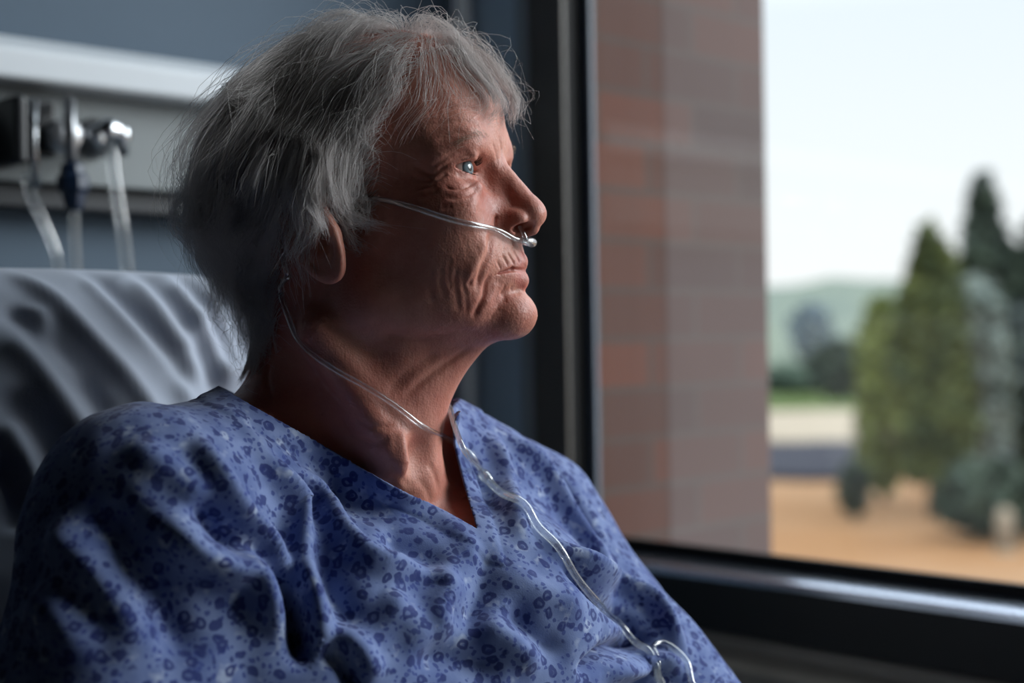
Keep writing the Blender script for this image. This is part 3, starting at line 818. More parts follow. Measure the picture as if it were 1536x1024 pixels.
# ---------- eyes
def eye(c, gz):
    m = Mat('eye_white', lin(226, 216, 208), 0.12, 0.6)
    tc = m.node('ShaderNodeTexCoord'); sp_ = m.node('ShaderNodeSeparateXYZ'); m.link(tc.outputs['Object'], sp_.inputs[0])
    rr = m.math('SQRT', m.math('ADD', m.math('POWER', sp_.outputs[0], 2.0), m.math('POWER', sp_.outputs[1], 2.0)))
    rr = m.math('MULTIPLY', rr, 100.0)      # cm
    front = m.math('GREATER_THAN', sp_.outputs[2], 0.0)
    iris = m.ramp(rr, [(0.0, (.004, .004, .005, 1)), (0.21, (.004, .004, .005, 1)), (0.245, lin(120, 138, 144)), (0.42, lin(136, 156, 164)), (0.56, lin(46, 58, 66)), (0.62, lin(226, 214, 206))])
    ir = m.mix(front, lin(226, 214, 206), iris)
    m.base(ir); m.set('Coat Weight', 0.25); m.set('Coat Roughness', 0.03)
    mb = MB()
    prof = []
    for a in np.linspace(0.001, math.pi - 0.001, 40):
        rad = 12.0 + 0.9 * math.exp(-(a / 0.42) ** 4)
        prof.append((rad * math.cos(a) * 1.0, rad * math.sin(a)))
    mb.lathe((0, 0, 0), (0, 0, 1), prof[::-1], 40)
    o = add_mesh('eye', np.array(mb.v) / 1000, mb.f, m.m, None, True, True)
    q = Vector(gz).to_track_quat('Z', 'Y'); o.matrix_world = Matrix.Translation(Vector(tow(c))) @ q.to_matrix().to_4x4()
    bpy.context.view_layer.update()
    mw = o.matrix_world.copy(); o.parent = person; o.matrix_parent_inverse = person.matrix_world.inverted(); return o
mirr = lambda x: x - 2 * ((x - NOSE) @ (-Lh)) * (-Lh)
eye(EYEC, GAZE); eye(mirr(EYEC), GAZE)
# ---------- gown
gv, gf = make_gown(float(os.environ.get('GS', '2.0')))
gown = add_mesh('hospital_gown', gv, gf, gown_material())
sm = gown.modifiers.new('sm', 'SMOOTH'); sm.iterations = 2; sm.factor = 0.5
so = gown.modifiers.new('solid', 'SOLIDIFY'); so.thickness = 0.0016; so.offset = 1
under(gown, person)
# ============================================================ hair, brows, lashes
from mathutils.bvhtree import BVHTree
def at_off(px, py, off):
    d = nz(ray(px, py)); t = np.linspace(780, 1180, 400)
    p = (t[:, None] * d).astype(f4); s = f_skin(p)
    k = np.nonzero(s < off)[0]
    i = k[0] if len(k) else int(np.argmin(s))
    return p[i].astype(float)
GD = [  # (x, y, height over the scalp in mm), root first
 # crown to the back
 [(560,45,1),(500,30,9),(430,52,16),(365,98,24),(305,150,36),(262,210,46),(252,262,46),(268,300,40)],
 [(520,48,1),(455,52,12),(390,85,22),(330,135,32),(280,195,42),(258,250,44),(266,295,38),(285,318,30)],
 [(470,62,1),(410,80,14),(350,125,26),(300,185,36),(272,250,40),(270,310,34),(290,350,24)],
 [(420,90,1),(370,120,14),(322,180,26),(292,250,32),(285,320,30),(304,370,17)],
 [(385,135,1),(345,175,14),(312,240,24),(296,310,26),(300,370,22),(325,420,16)],
 [(370,200,1),(335,250,12),(312,320,18),(310,380,18),(338,430,10),(368,470,6)],
 [(375,270,1),(345,310,8),(330,370,10),(340,430,9),(364,480,7),(386,515,6)],
 [(385,340,1),(362,370,6),(354,420,8),(366,470,7),(382,512,7),(393,532,7)],
 [(400,400,1),(384,430,5),(380,470,6),(386,508,6),(393,530,7),(400,526,6)],
 [(410,450,1),(401,475,4),(395,505,5),(396,525,6),(400,535,6)],
 # side, sweeping down and back over the ear
 [(575,70,1),(535,95,10),(490,140,15),(452,200,17),(425,260,16),(400,310,14),(372,345,14)],
 [(540,85,1),(500,115,11),(458,165,16),(428,225,18),(404,285,16),(385,335,14),(378,380,12)],
 [(500,100,1),(462,135,11),(428,185,17),(402,245,18),(384,305,16),(372,355,14),(382,400,10)],
 [(455,130,1),(425,165,11),(396,220,17),(376,280,18),(362,340,16),(365,395,12)],
 [(425,190,1),(402,225,10),(380,280,14),(362,335,15),(352,390,12),(370,440,9)],
 [(430,250,1),(410,285,8),(392,335,12),(378,385,12),(372,430,10),(385,475,8)],
 [(425,310,1),(412,345,7),(402,390,9),(395,430,9),(388,470,9),(395,505,8)],
 [(425,370,1),(415,400,6),(408,440,7),(400,480,8),(398,515,9)],
 # temple locks that curl forward in front of the ear
 [(585,110,1),(548,130,11),(518,165,16),(500,205,17),(496,250,15),(512,290,11),(540,315,8),(572,327,8)],
 [(570,150,1),(538,170,10),(512,205,14),(502,250,13),(514,290,10),(540,312,8),(566,318,8)],
 [(560,190,1),(532,210,9),(512,245,12),(508,285,11),(522,315,9),(550,332,8)],
 [(560,235,1),(538,252,7),(522,282,9),(524,312,8),(545,330,7),(565,328,7)],
 [(545,270,1),(528,290,6),(520,315,7),(530,338,7),(545,345,7)],
 [(520,160,1),(490,190,12),(470,235,16),(466,285,15),(474,330,12),(480,362,12)],
 [(490,200,1),(468,235,10),(455,280,14),(452,325,13),(462,362,12)],
 [(470,240,1),(452,275,9),(440,320,12),(436,365,12),(428,405,11)],
 # front locks over the temple
 [(648,72,1),(650,62,8),(648,88,10),(640,118,11),(622,148,10),(596,164,8),(572,169,7)],
 [(622,66,1),(606,66,10),(600,95,12),(596,122,11),(582,150,9),(566,172,8),(552,190,8)],
 [(600,72,1),(575,76,11),(562,108,14),(556,142,12),(562,168,9),(580,180,7)],
 [(600,110,1),(580,118,8),(562,140,10),(548,172,10),(540,205,10),(546,240,10)],
 [(612,140,1),(596,150,5),(578,165,6),(560,190,7),(545,215,8)],
 [(590,180,1),(576,192,4),(562,215,6),(548,245,7),(540,275,8)],
 # fringe combed to the far side of the forehead
 [(655,74,1),(682,62,10),(712,82,14),(738,112,16),(752,145,15),(752,172,11),(745,188,8)],
 [(680,92,1),(702,80,9),(727,100,14),(748,132,16),(757,160,14),(752,182,10)],
 [(700,100,1),(718,96,7),(738,120,12),(754,150,13),(757,172,11),(748,188,8)],
 [(716,116,1),(730,118,6),(746,140,10),(757,162,10),(753,182,8)],
 [(664,80,1),(684,78,6),(704,94,9),(722,118,10),(735,146,9),(745,170,7)],
 [(690,72,1),(708,66,10),(732,88,15),(750,118,17),(762,148,16),(760,172,12)],
 # loose top
 [(650,50,1),(670,28,12),(700,34,18),(728,62,18),(748,98,18),(760,135,16)],
 [(610,42,1),(622,22,12),(648,14,18),(682,28,18),(712,58,17),(736,95,15)],
 [(560,36,1),(540,18,11),(505,22,14),(465,45,16),(425,80,18),(385,130,22)],
 [(600,48,1),(590,26,10),(555,20,14),(510,36,15),(470,66,16),(436,110,17)],
]
HAIRLINE = [(644,82),(618,118),(594,156),(576,200),(572,260),(566,312),(538,318),(522,290),(470,268),(428,285),(420,350),(430,420),(424,470),(398,515),(360,500),(310,420),(250,250),(300,80),(450,-20),(650,-40),(760,60),(752,108),(728,118),(698,92),(668,82)]
def inpoly(x, y, poly):
    r = np.zeros(len(x), bool); n = len(poly)
    for i in range(n):
        (x0, y0), (x1, y1) = poly[i], poly[(i + 1) % n]
        m = ((y0 > y) != (y1 > y)) & (x < (x1 - x0) * (y - y0) / (y1 - y0 + 1e-9) + x0)
        r ^= m
    return r
def project(p):
    a = p[:, 0] / p[:, 1] * FPX; b = p[:, 2] / p[:, 1] * FPX
    return 768 + a * cr - b * sr, 512 - (a * sr + b * cr)
NP = 15
def tubes(S, r0, r1):
    """thin three-sided strands; S is (n, k, 3)"""
    n, k = S.shape[:2]
    T = np.gradient(S, axis=1); T /= np.linalg.norm(T, axis=2, keepdims=True) + 1e-9
    ref = np.array([0.3, 0.5, 0.81]); U = np.cross(T, ref); U /= np.linalg.norm(U, axis=2, keepdims=True) + 1e-9
    W = np.cross(T, U)
    rad = np.linspace(0, 1, k)
    rad = (r0[:, None] * (1 - rad ** 1.5) + r1[:, None] * rad ** 1.5)[..., None]
    V = np.stack([S + rad * (math.cos(a) * U + math.sin(a) * W) for a in (0, 2.094, 4.189)], 2)
    V = V.reshape(-1, 3)
    b = (np.arange(n)[:, None] * k + np.arange(k - 1)[None]).reshape(-1) * 3
    F = np.concatenate([np.stack([b + j, b + (j + 1) % 3, b + 3 + (j + 1) % 3, b + 3 + j], 1) for j in range(3)])
    return V, F
def hair_material(name, col, ca, cb):
    m = Mat(name, col, 0.28, 0.8)
    at = m.node('ShaderNodeAttribute', attribute_name='tint')
    m.base(m.mix(at.outputs['Fac'], ca, cb))
    tl = m.node('ShaderNodeBsdfTranslucent'); m.link(m.mix(at.outputs['Fac'], ca, cb), tl.inputs[0])
    mx = m.node('ShaderNodeMixShader'); mx.inputs[0].default_value = 0.66
    m.link(m.b.outputs[0], mx.inputs[1]); m.link(tl.outputs[0], mx.inputs[2]); m.link(mx.outputs[0], m.out.inputs['Surface'])
    return m.m
m_hair = hair_material('silver_hair', lin(215, 212, 206), lin(222, 217, 215), lin(254, 251, 250))
m_lash = hair_material('lash_hair', lin(60, 50, 44), lin(52, 42, 36), lin(90, 76, 66))
m_brow = hair_material('brow_hair', lin(170, 160, 148), lin(120, 110, 98), lin(226, 216, 200))
def strand_object(name, S, r0, r1, tint, parent, mat=None):
    V, F = tubes(S, r0, r1)
    o = add_mesh(name, V, F, mat or m_hair)
    a = o.data.attributes.new('tint', 'FLOAT', 'POINT')
    a.data.foreach_set('value', np.repeat(tint, S.shape[1] * 3).astype(f4))
    return under(o, parent)
LATV = -Lh
def mirror(p): return p - 2 * ((p - NOSE) @ LATV)[..., None] * LATV
NH = int(os.environ.get('NH', '16000'))
def build_hair():
    guides = []
    for g in GD:
        pts = [at_off(*q) for q in g]
        guides.append(spline(pts, NP))
    guides = np.array(guides)
    groot = guides[:, 0]
    # roots spread over the hairy scalp, both sides
    P3 = v[f]                                        # quads of the skin
    ctr = P3.mean(1); ar = np.linalg.norm(np.cross(P3[:, 2] - P3[:, 0], P3[:, 3] - P3[:, 1]), axis=1)
    lat = (ctr - NOSE) @ LATV
    near = np.where((lat < 0)[:, None], mirror(ctr), ctr)
    x, y = project(near)
    loc = (ctr - HO) @ RH
    nn = np.cross(P3[:, 2] - P3[:, 0], P3[:, 3] - P3[:, 1]); nn /= np.linalg.norm(nn, axis=1)[:, None] + 1e-9
    m = inpoly(x, y, HAIRLINE) & (near[:, 1] < 1250) & ((np.abs(loc) < [130, 92, 110]).all(1) | (y > 400))
    m &= ~((np.abs(lat) > 77) & (y > 262) & (y < 435))      # not on the ear itself
    idx = np.nonzero(m)[0]
    side = np.where(lat[idx] > -20, 1.0, 0.55)
    pr = ar[idx] * side; pr /= pr.sum()
    pick = rng.choice(idx, NH, p=pr)
    ab = rng.random((NH, 2, 1))
    q = P3[pick]
    R = (q[:, 0] * (1 - ab[:, 0]) + q[:, 1] * ab[:, 0]) * (1 - ab[:, 1]) + (q[:, 3] * (1 - ab[:, 0]) + q[:, 2] * ab[:, 0]) * ab[:, 1]
    latR = (R - NOSE) @ LATV
    far = latR < 0
    Rn = np.where(far[:, None], mirror(R), R)
    def field(Rq):
        d = np.linalg.norm(Rq[:, None] - groot[None], axis=2)
        o = np.argsort(d, axis=1)[:, :3]; dd = np.take_along_axis(d, o, 1)
        w = np.exp(-(dd - dd[:, :1]) / 7.0); w /= w.sum(1, keepdims=True)
        rel = guides[o] - groot[o][:, :, None]
        return (rel * w[:, :, None, None]).sum(1)
    S = Rn[:, None] + field(Rn)
    # clumps
    NC = 170
    seeds = rng.choice(NH, NC, replace=False)
    dist = np.empty(NH); cl = np.empty(NH, int)
    for i in range(0, NH, 2000):
        d = np.linalg.norm(Rn[i:i + 2000, None] - Rn[seeds][None], axis=2) + 50 * (far[i:i + 2000, None] != far[seeds][None])
        cl[i:i + 2000] = seeds[np.argmin(d, 1)]
    t = np.linspace(0, 1, NP)
    # each clump waves in its own way
    ph = rng.random(NH) * 6.28; am = rng.random(NH); dirn = rng.normal(size=(NH, 3)); dirn /= np.linalg.norm(dirn, axis=1)[:, None]
    xr, yq_ = project(Rn); back = np.clip((470 - xr) / 80, 0, 1) * np.clip((330 - yq_) / 60, -.9, 1)
    wave = (np.sin(t[None] * (6 + 5 * am[cl, None]) + ph[cl, None]) - np.sin(ph[cl, None]))[..., None] * dirn[cl][:, None] * (6.0 + 6 * am[cl, None, None] + 4 * back[:, None, None]) * (t ** 0.8)[None, :, None]
    S = S + wave
    _, yq = project(Rn); stray = rng.random(NH) < np.where(yq < 95, 0.11, 0.055)
    c = np.where(stray, 0.05, 0.45 + 0.5 * rng.random(NH))
    tgt = S[cl]
    S = S + (tgt - S) * (c[:, None] * t[None] ** 0.9 * 0.92)[..., None]
    # smaller locks inside each clump
    sd2 = rng.choice(NH, 1100, replace=False); c2 = np.empty(NH, int)
    for i in range(0, NH, 2000):
        d = np.linalg.norm(Rn[i:i + 2000, None] - Rn[sd2][None], axis=2) + 50 * (far[i:i + 2000, None] != far[sd2][None])
        c2[i:i + 2000] = sd2[np.argmin(d, 1)]
    w2 = (np.sin(t[None] * (9 + 6 * am[c2, None]) + ph[c2, None]) - np.sin(ph[c2, None]))[..., None] * dirn[c2][:, None] * (1.5 + 2.5 * am[c2, None, None]) * t[None, :, None]
    S = S + w2
    S = S + (S[c2] - S) * (np.where(stray, 0, .35 + .4 * rng.random(NH))[:, None] * t[None])[..., None]
    # single-hair irregularity
    k = rng.normal(size=(NH, 5, 3)) * np.where(stray, 6.0, 1.5)[:, None, None]
    k[:, 0] = 0
    tt = np.linspace(0, 4, NP); i0 = np.minimum(tt.astype(int), 3); fr_ = (tt - i0)[None, :, None]; fr_ = fr_ * fr_ * (3 - 2 * fr_)
    S = S + k[:, i0] * (1 - fr_) + k[:, i0 + 1] * fr_
    # length
    L = np.where(stray, 0.75 + 0.4 * rng.random(NH), 0.62 + 0.38 * rng.random(NH) ** 0.6)
    _, yr = project(Rn); L = L * np.where(yr > 400, 0.72, 1.0)
    u = np.clip(t[None] * L[:, None], 0, 1.12) * (NP - 1)
    i = np.minimum(u.astype(int), NP - 2); fr_ = (u - i)[..., None]
    S = np.take_along_axis(S, i[..., None].repeat(3, 2), 1) * (1 - fr_) + np.take_along_axis(S, (i + 1)[..., None].repeat(3, 2), 1) * fr_
    S[:, 0] = Rn
    # inner layers lie closer to the scalp; nothing enters the skin
    lay = np.where(stray, 0, np.clip(rng.random(NH) ** 1.8 * 0.45 + (rng.random(NH) ** 1.3)[cl] * 0.42, 0, .8))
    lay = np.clip(lay + .45 * np.clip((yr - 270) / 110, 0, 1) * (xr < 440) * ~stray, 0, .85)
    flat = S.reshape(-1, 3).astype(f4)
    g = grad(f_skin, flat, 1.0); g /= np.maximum(np.linalg.norm(g, axis=1), .3)[:, None]
    s = f_skin(flat)
    flat = flat - g * (np.clip(s, 0, 80) * np.repeat(lay, NP))[:, None]
    for _ in range(2):
        s = f_skin(flat); need = np.tile(np.minimum(t * 8, 1) * 1.2, NH) + np.repeat(rng.random(NH) * 2.5, NP) * np.tile(np.minimum(t * 4, 1), NH)
        push = np.maximum(need - s, 0); push[::NP] = 0
        flat = flat + g * push[:, None]
    S = flat.reshape(NH, NP, 3).astype(float)
    S = np.where(far[:, None, None], mirror(S), S)
    ctint = np.clip(0.55 + 0.32 * rng.normal(size=NH), 0, 1)
    tint = np.clip(ctint[cl] * .7 + .3 * rng.random(NH), 0, 1)
    r0 = 0.085 + 0.085 * rng.random(NH)
    return strand_object('hair', S, r0, r0 * 0.35, tint, person)
hair = build_hair()
def surf(px, py, off=0.0):
    d = ray(px, py); q = trace(f_skin, px, py)
    g = grad(f_skin, q[None].astype(f4))[0]; g = g / np.linalg.norm(g)
    return q + g * off, g
def brow(name, mir):
    S = []
    line = spline([(688,216), (702,207), (716,203), (731,206)], 40)
    for i in range(80):
        a = rng.random(); q = line[int(a * 39)] + rng.normal(size=2) * [2, 3.0]
        p, g = surf(*q)
        dr = -Fh * (0.6 + .5 * rng.random()) + Uh * (0.9 - 1.1 * (1 - a) * 1.0 + .3 * rng.normal()) * .6 + LATV * 0.5
        dr = nz(dr - g * (dr @ g)); L = 5 + 5 * rng.random()
        s = np.linspace(0, 1, 6)[:, None]
        S.append(p + dr * L * s + g * (0.9 + 2.2 * s * (1 - s) * 2 + .6 * s) - np.array([0, 0, 2.0]) * s * s)
    S = np.array(S)
    if mir: S = mirror(S)
    return strand_object(name, S, np.full(len(S), .07), np.full(len(S), .03), .3 + rng.random(len(S)) * .8, person, m_brow)
brow('eyebrow', False); brow('eyebrow', True)
def lashes(mir):
    S = []
    for x in np.linspace(-9, 11, 64):
        u = (x - 1.2) / 15.0
        for top in (1, 0):
            if not top and rng.random() < .5: continue
            ez = (4.5 * (1 - u * u) + 0.4 + 0.5 * u) if top else (-4.0 * (1 - u * u) - 0.3 + 0.5 * u)
            gz_ = math.sqrt(max(1, 13.0 ** 2 - x * x - ez * ez))
            p = EYEC + EX * x + EZ * ez + FWD * gz_
            s = np.linspace(0, 1, 6)[:, None]; L = (6.5 if top else 3.0) * (.7 + .4 * rng.random())
            out = nz(EX * x * .07 + FWD)
            S.append(p + out * L * s + EZ * (L * .55 * s * s - L * .2 * s) * (1 if top else -.8))
    S = np.array(S)
    if mir: S = mirror(S)
    return strand_object('eyelashes', S, np.full(len(S), .14), np.full(len(S), .05), rng.random(len(S)), person, m_lash)
lashes(False); lashes(True)
# ============================================================ pillow, bed, head wall unit, cannula
def fabric(name, rgb, rough=0.8):
    m = Mat(name, lin(*rgb), rough, 0.2); v = m.coord()
    m.base(m.ramp(m.noise(v, 14, 3), [(0.3, lin(*[int(c * .93) for c in rgb])), (0.7, lin(*rgb))]))
    m.bump(m.noise(v, 700, 2), 0.2, 0.0005); m.set('Sheen Weight', 0.2); return m.m
m_pil = fabric('pillow_cotton', (162, 170, 186)); m_sheet = fabric('sheet_cotton', (150, 150, 150))
PC = NECK0 - Ft * 238 + Lt * -105; PC[2] = -128
def cushion(c, ax, ay, az, hx, hy, hz_, n=150, p=3.2):
    """pillow: flat box with soft edges; ax, ay in its plane, az its facing"""
    u = np.linspace(-1, 1, n); U, V_ = np.meshgrid(u, u, indexing='ij')
    # pinch the corners inward like a sewn pillow
    X = U * (1 - 0.05 * V_ ** 2); Y = V_ * (1 - 0.05 * U ** 2)
    h = np.clip(1 - np.abs(U) ** p, 0, 1) ** .55 * np.clip(1 - np.abs(V_) ** p, 0, 1) ** .55
    top = c + X[..., None] * hx * ax + Y[..., None] * hy * ay + (h * hz_)[..., None] * az
    bot = c + X[..., None] * hx * ax + Y[..., None] * hy * ay - (h * hz_)[..., None] * az
    v = np.concatenate([top.reshape(-1, 3), bot.reshape(-1, 3)])
    i = np.arange(n * n).reshape(n, n)
    q = np.stack([i[:-1, :-1], i[1:, :-1], i[1:, 1:], i[:-1, 1:]], -1).reshape(-1, 4)
    e = np.concatenate([q, q[:, ::-1] + n * n])
    # weld the rim
    rim = np.zeros((n, n), bool); rim[0] = rim[-1] = rim[:, 0] = rim[:, -1] = True
    mp = np.arange(2 * n * n); mp[n * n:][rim.ravel()] = np.nonzero(rim.ravel())[0]
    nrm = np.concatenate([np.tile(az, (n * n, 1)), np.tile(-az, (n * n, 1))])
    return v, mp[e], nrm
pv, pf, pn = cushion(PC, Lt, Ut, Ftl, 335, 205, 78)
def pray(px, py):
    """line of sight on the pillow's front side"""
    o = PC + Ftl * 66; d = ray(px, py); return d * ((o @ Ftl) / (d @ Ftl))
PR = [([(0,362),(60,378),(140,430),(210,500),(260,560),(300,640)], 7, 9), ([(0,400),(70,440),(140,510),(200,580),(245,650)], 8, 9), ([(30,372),(110,400),(180,450),(240,520),(290,600)], 10, -10),
      ([(60,366),(150,395),(220,440),(270,510),(310,590)], 7, 7), ([(110,364),(190,400),(260,460),(310,540),(335,610)], 9, -8), ([(180,366),(235,400),(290,460),(330,530),(345,590)], 7, 9), ([(215,370),(270,420),(325,490),(350,560)], 9, -8),
      ([(255,372),(310,430),(350,510),(362,580)], 8, 8), ([(300,400),(345,470),(375,550)], 8, -6), ([(340,420),(375,480),(388,560)], 9, 7),
      ([(0,455),(60,500),(120,570),(170,650)], 12, -9), ([(0,500),(50,545),(100,610),(150,690)], 10, 8), ([(20,460),(60,470),(75,520),(130,580)], 5, 5), ([(0,580),(50,640),(90,700)], 12, -8), ([(0,630),(30,680),(50,760)], 10, 8), ([(0,690),(25,740),(30,800)], 10, -8), ([(330,440),(300,480),(280,530)], 6, 4)]
npv = len(pv) // 2
sh_ = np.zeros(npv)
for _ in range(12):                       # the cushion gives way under her back
    q_ = pv[:npv] - sh_[:, None] * Ftl
    sh_ += np.maximum(26 - f_gown2(q_.astype(f4)), 0) * .8
pv = pv - np.concatenate([sh_, sh_])[:, None] * Ftl
from mathutils.bvhtree import BVHTree
pbv = BVHTree.FromPolygons([tuple(x) for x in pv], [tuple(int(k) for k in q) for q in pf])
def pray(px, py):
    d = nz(ray(px, py)); h = pbv.ray_cast(Vector((0, 0, 0)), Vector(d))[0]
    o = PC + Ftl * 66
    return np.array(h) if h is not None else d * ((o @ Ftl) / (d @ Ftl))
dd = np.zeros(len(pv)); front = (np.arange(len(pv)) < len(pv) // 2)
for pts, w_, a_ in PR:
    dd += ridge(pv, np.array([pray(*q) for q in spline(pts, len(pts) * 4)]), w_ * 1.0, a_ * 1.2, False, .14) * front
edge = np.clip(np.minimum(1 - np.abs((pv - PC) @ Lt) / 335, 1 - np.abs((pv - PC) @ Ut) / 205) * 6, 0, 1)
dd = dd * edge + (vnoise(pv, 60, 21) * 4 + vnoise(pv, 22, 22) * 1.2) * edge
pv = pv + pn * dd[:, None]
used = np.unique(pf); mp = np.full(len(pv), -1); mp[used] = np.arange(len(used))
pil = add_mesh('pillow', pv[used], mp[pf], m_pil)
sm = pil.modifiers.new('sm', 'SMOOTH'); sm.iterations = 8
tag(pil, 'creased white pillow propped behind her back on the raised bed', 'pillow')
# bed
bed = empty('hospital_bed', 'raised hospital bed with grey sheet that she sits up in', 'bed')
BC = PC - Ftl * 245 - Lt * -105
bb = cushion(BC - Ut * 60, Lt, Ut, Ftl, 450, 330, 62, 40, 14)
o = add_mesh('backrest_mattress', bb[0], bb[1], m_sheet)
SZ = -350.0
sc_ = BC * [1, 1, 0] + Ft * 1010 + np.array([0, 0, SZ - 70])
bs = cushion(sc_, Lt, Ft, Z, 450, 830, 68, 40, 14)
o2 = add_mesh('seat_mattress', bs[0], bs[1], m_sheet)
mfr = simple('bed_steel', (150, 155, 160), 0.4, 0.5, 0.3)
mb = MB()
fo = BC * [1, 1, 0] + Ft * 860
mb.box(fo, Ft, Lt, Z, -960, 960, -440, -400, SZ - 205, SZ - 145).box(fo, Ft, Lt, Z, -960, 960, 400, 440, SZ - 205, SZ - 145)
for x in (-930, -300, 300, 930): mb.box(fo, Ft, Lt, Z, x - 25, x + 25, -400, 400, SZ - 200, SZ - 150)
o3 = mb.build('bed_frame', mfr, None, False, 4)
bed.location = Vector(tow([fo[0], fo[1], -CAMZ]))
for q in (o, o2, o3): under(q, bed)
for x in (-880, 880):
    for y in (-400, 400):
        mb = MB(); mb.tube([fo + Ft * x + Lt * y + [0, 0, FL + 95], fo + Ft * x + Lt * y + [0, 0, SZ - 200]], 24, 14); l_ = under(mb.build('leg', mfr, None, True), bed)
        mb = MB(); mb.lathe(fo + Ft * x + Lt * y - Lt * 20 + [0, 0, FL + 50], Lt, [(0, 20), (4, 48), (36, 48), (40, 20)], 24); w2 = mb.build('caster', m_gask, None, True); under(w2, bed)
# ---------- medical rail on the head wall
def HP(px, py, n):
    d = ray(px, py); o = COR + Nh * n; return d * ((o @ Nh) / (d @ Nh))
def hzz(py, n, px=150): return hz(px, py, n)
m_plast = simple('white_rail_plastic', (216, 222, 228), 0.38, 0.5, 0, 0.04, 15)
m_panel = simple('grey_panel', (138, 144, 146), 0.5, 0.4, 0, 0.06, 12)
m_dark = simple('dark_plinth', (58, 60, 64), 0.5, 0.4, 0, 0.1, 20)
ru = empty('bed_head_unit', 'long white bed head rail unit fixed across the wall behind her', 'wall unit')
z0, z1, z2, z3, z4 = hzz(70, 60), hzz(92, 100), hzz(134, 100), hzz(280, 62), hzz(316, 50)
e0, e1 = ht(655, 60), LH - 900
ru.location = Vector(tow(COR + Dh * (e0 + e1) / 2 + Z * z4 - 0))
mb = MB(); mb.extrude(COR, Nh, Z, Dh, [(0, z0 + 4), (50, z0), (96, z1 + 6), (100, z1), (100, z2 + 4), (96, z2), (62, z2 - 1), (0, z2 - 1)], e0, e1); under(mb.build('rail_fascia', m_plast, None, False, 4), ru)
mb = MB(); mb.box(COR, Nh, Dh, Z, 0, 62, e0 + 4, e1 - 4, z3, z2 - 1.5); under(mb.build('service_panel', m_panel, None, False, 3), ru)
mb = MB(); mb.box(COR, Nh, Dh, Z, 0, 44, e0 + 8, e1 - 8, z4, z3 - 0.5); under(mb.build('plinth', m_dark, None, False, 3), ru)
m_chr = simple('chrome', (205, 208, 212), 0.16, 0.5, 1.0, 0.03, 40)
m_blk = simple('black_plastic', (20, 24, 30), 0.35, 0.5, 0, 0.1, 40)
m_nav = simple('navy_rubber', (22, 40, 66), 0.4, 0.5, 0, 0.1, 40)
m_gry = simple('grey_metal', (150, 152, 156), 0.3, 0.5, 0.8, 0.05, 60)
def clear(name, tint, fac=0.25):
    m = Mat(name)
    tr = m.node('ShaderNodeBsdfTransparent'); tr.inputs[0].default_value = tint
    gl = m.node('ShaderNodeBsdfGlossy'); gl.inputs['Roughness'].default_value = 0.08
    df = m.node('ShaderNodeBsdfTranslucent'); df.inputs[0].default_value = (.85, .88, .9, 1)
    lw = m.node('ShaderNodeLayerWeight'); lw.inputs['Blend'].default_value = 0.45
    a = m.node('ShaderNodeMixShader'); m.link(m.math('MULTIPLY_ADD', lw.outputs['Facing'], 0.55, 0.10), a.inputs[0]); m.link(tr.outputs[0], a.inputs[1]); m.link(gl.outputs[0], a.inputs[2])
    b = m.node('ShaderNodeMixShader'); b.inputs[0].default_value = fac; m.link(a.outputs[0], b.inputs[1]); m.link(df.outputs[0], b.inputs[2])
    m.link(b.outputs[0], m.out.inputs['Surface']); return m.m
m_clear = clear('clear_tubing', (.94, .96, .97, 1), 0.12)
def hose(pts, r, name, par, m=None):
    mb = MB(); mb.tube(spline([HP(*q) for q in pts], 40), r, 12); return under(mb.build(name, m or m_clear, None, True), par)
# suction regulator: black body, chrome knob, clear hose
t = empty('suction_regulator', 'black suction regulator with round chrome knob, leftmost fitting on the rail unit', 'regulator'); t.location = Vector(tow(HP(70, 240, 64)))
def hbox(x0, y0, x1, y1, n0, n1, m, name, par, bev=4):
    a, b = ht(x0 - 5, n1), ht(x1 - 5, n1); xm = (x0 + x1) / 2
    za, zb = hz(xm, y1, n1), hz(xm, y0, n1)
    return under(MB().box(COR, Nh, Dh, Z, n0, n1, min(a, b), max(a, b), za, zb).build(name, m, None, False, bev), par)
hbox(62, 150, 95, 236, 63, 92, m_blk, 'back_plate', t); hbox(34, 142, 54, 246, 63, 140, m_blk, 'body', t, 6)
mb = MB(); mb.lathe(HP(82, 206, 92), Nh, [(0, 13), (8, 13), (9, 19), (30, 19.5), (36, 17), (38, 8), (38.5, 1)], 28); under(mb.build('knob', simple('satin_knob', (214, 216, 220), 0.32, 0.5, 0.7, .04, 40), None, True), t)
mb = MB(); mb.tube([HP(51, 150, 118), HP(50, 215, 118), HP(54, 282, 118)], 4.5, 14); under(mb.build('gauge_tube', m_chr, None, True), t)
hose([(40,262,110),(46,292,112),(60,322,114),(74,352,116),(84,380,118),(90,420,116)], 6.5, 'hose', t)
# flowmeter with dark blue connector
t = empty('oxygen_flowmeter', 'grey flowmeter rod ending in a dark blue connector, middle fitting on the rail unit', 'flowmeter'); t.location = Vector(tow(HP(110, 310, 130)))
mb = MB(); mb.tube([HP(104, 148, 148), HP(106, 200, 148), HP(108, 250, 148)], 7, 16); under(mb.build('flow_tube', m_gry, None, True), t)
mb = MB(); mb.tube([HP(104, 158, 146), HP(105, 150, 106)], 6, 12); under(mb.build('mounting_stem', m_gry, None, True), t)
ax = nz(HP(112, 310, 148) - HP(108, 240, 148))
mb = MB(); mb.lathe(HP(108, 244, 148), ax, [(0, 9), (3, 13), (12, 14), (16, 18.5), (30, 18.5), (34, 14), (48, 11), (54, 8)], 8); under(mb.build('connector', m_nav, None, False, 1), t)
hose([(111,298,148),(112,330,148),(113,365,146),(116,420,142)], 6, 'hose', t)
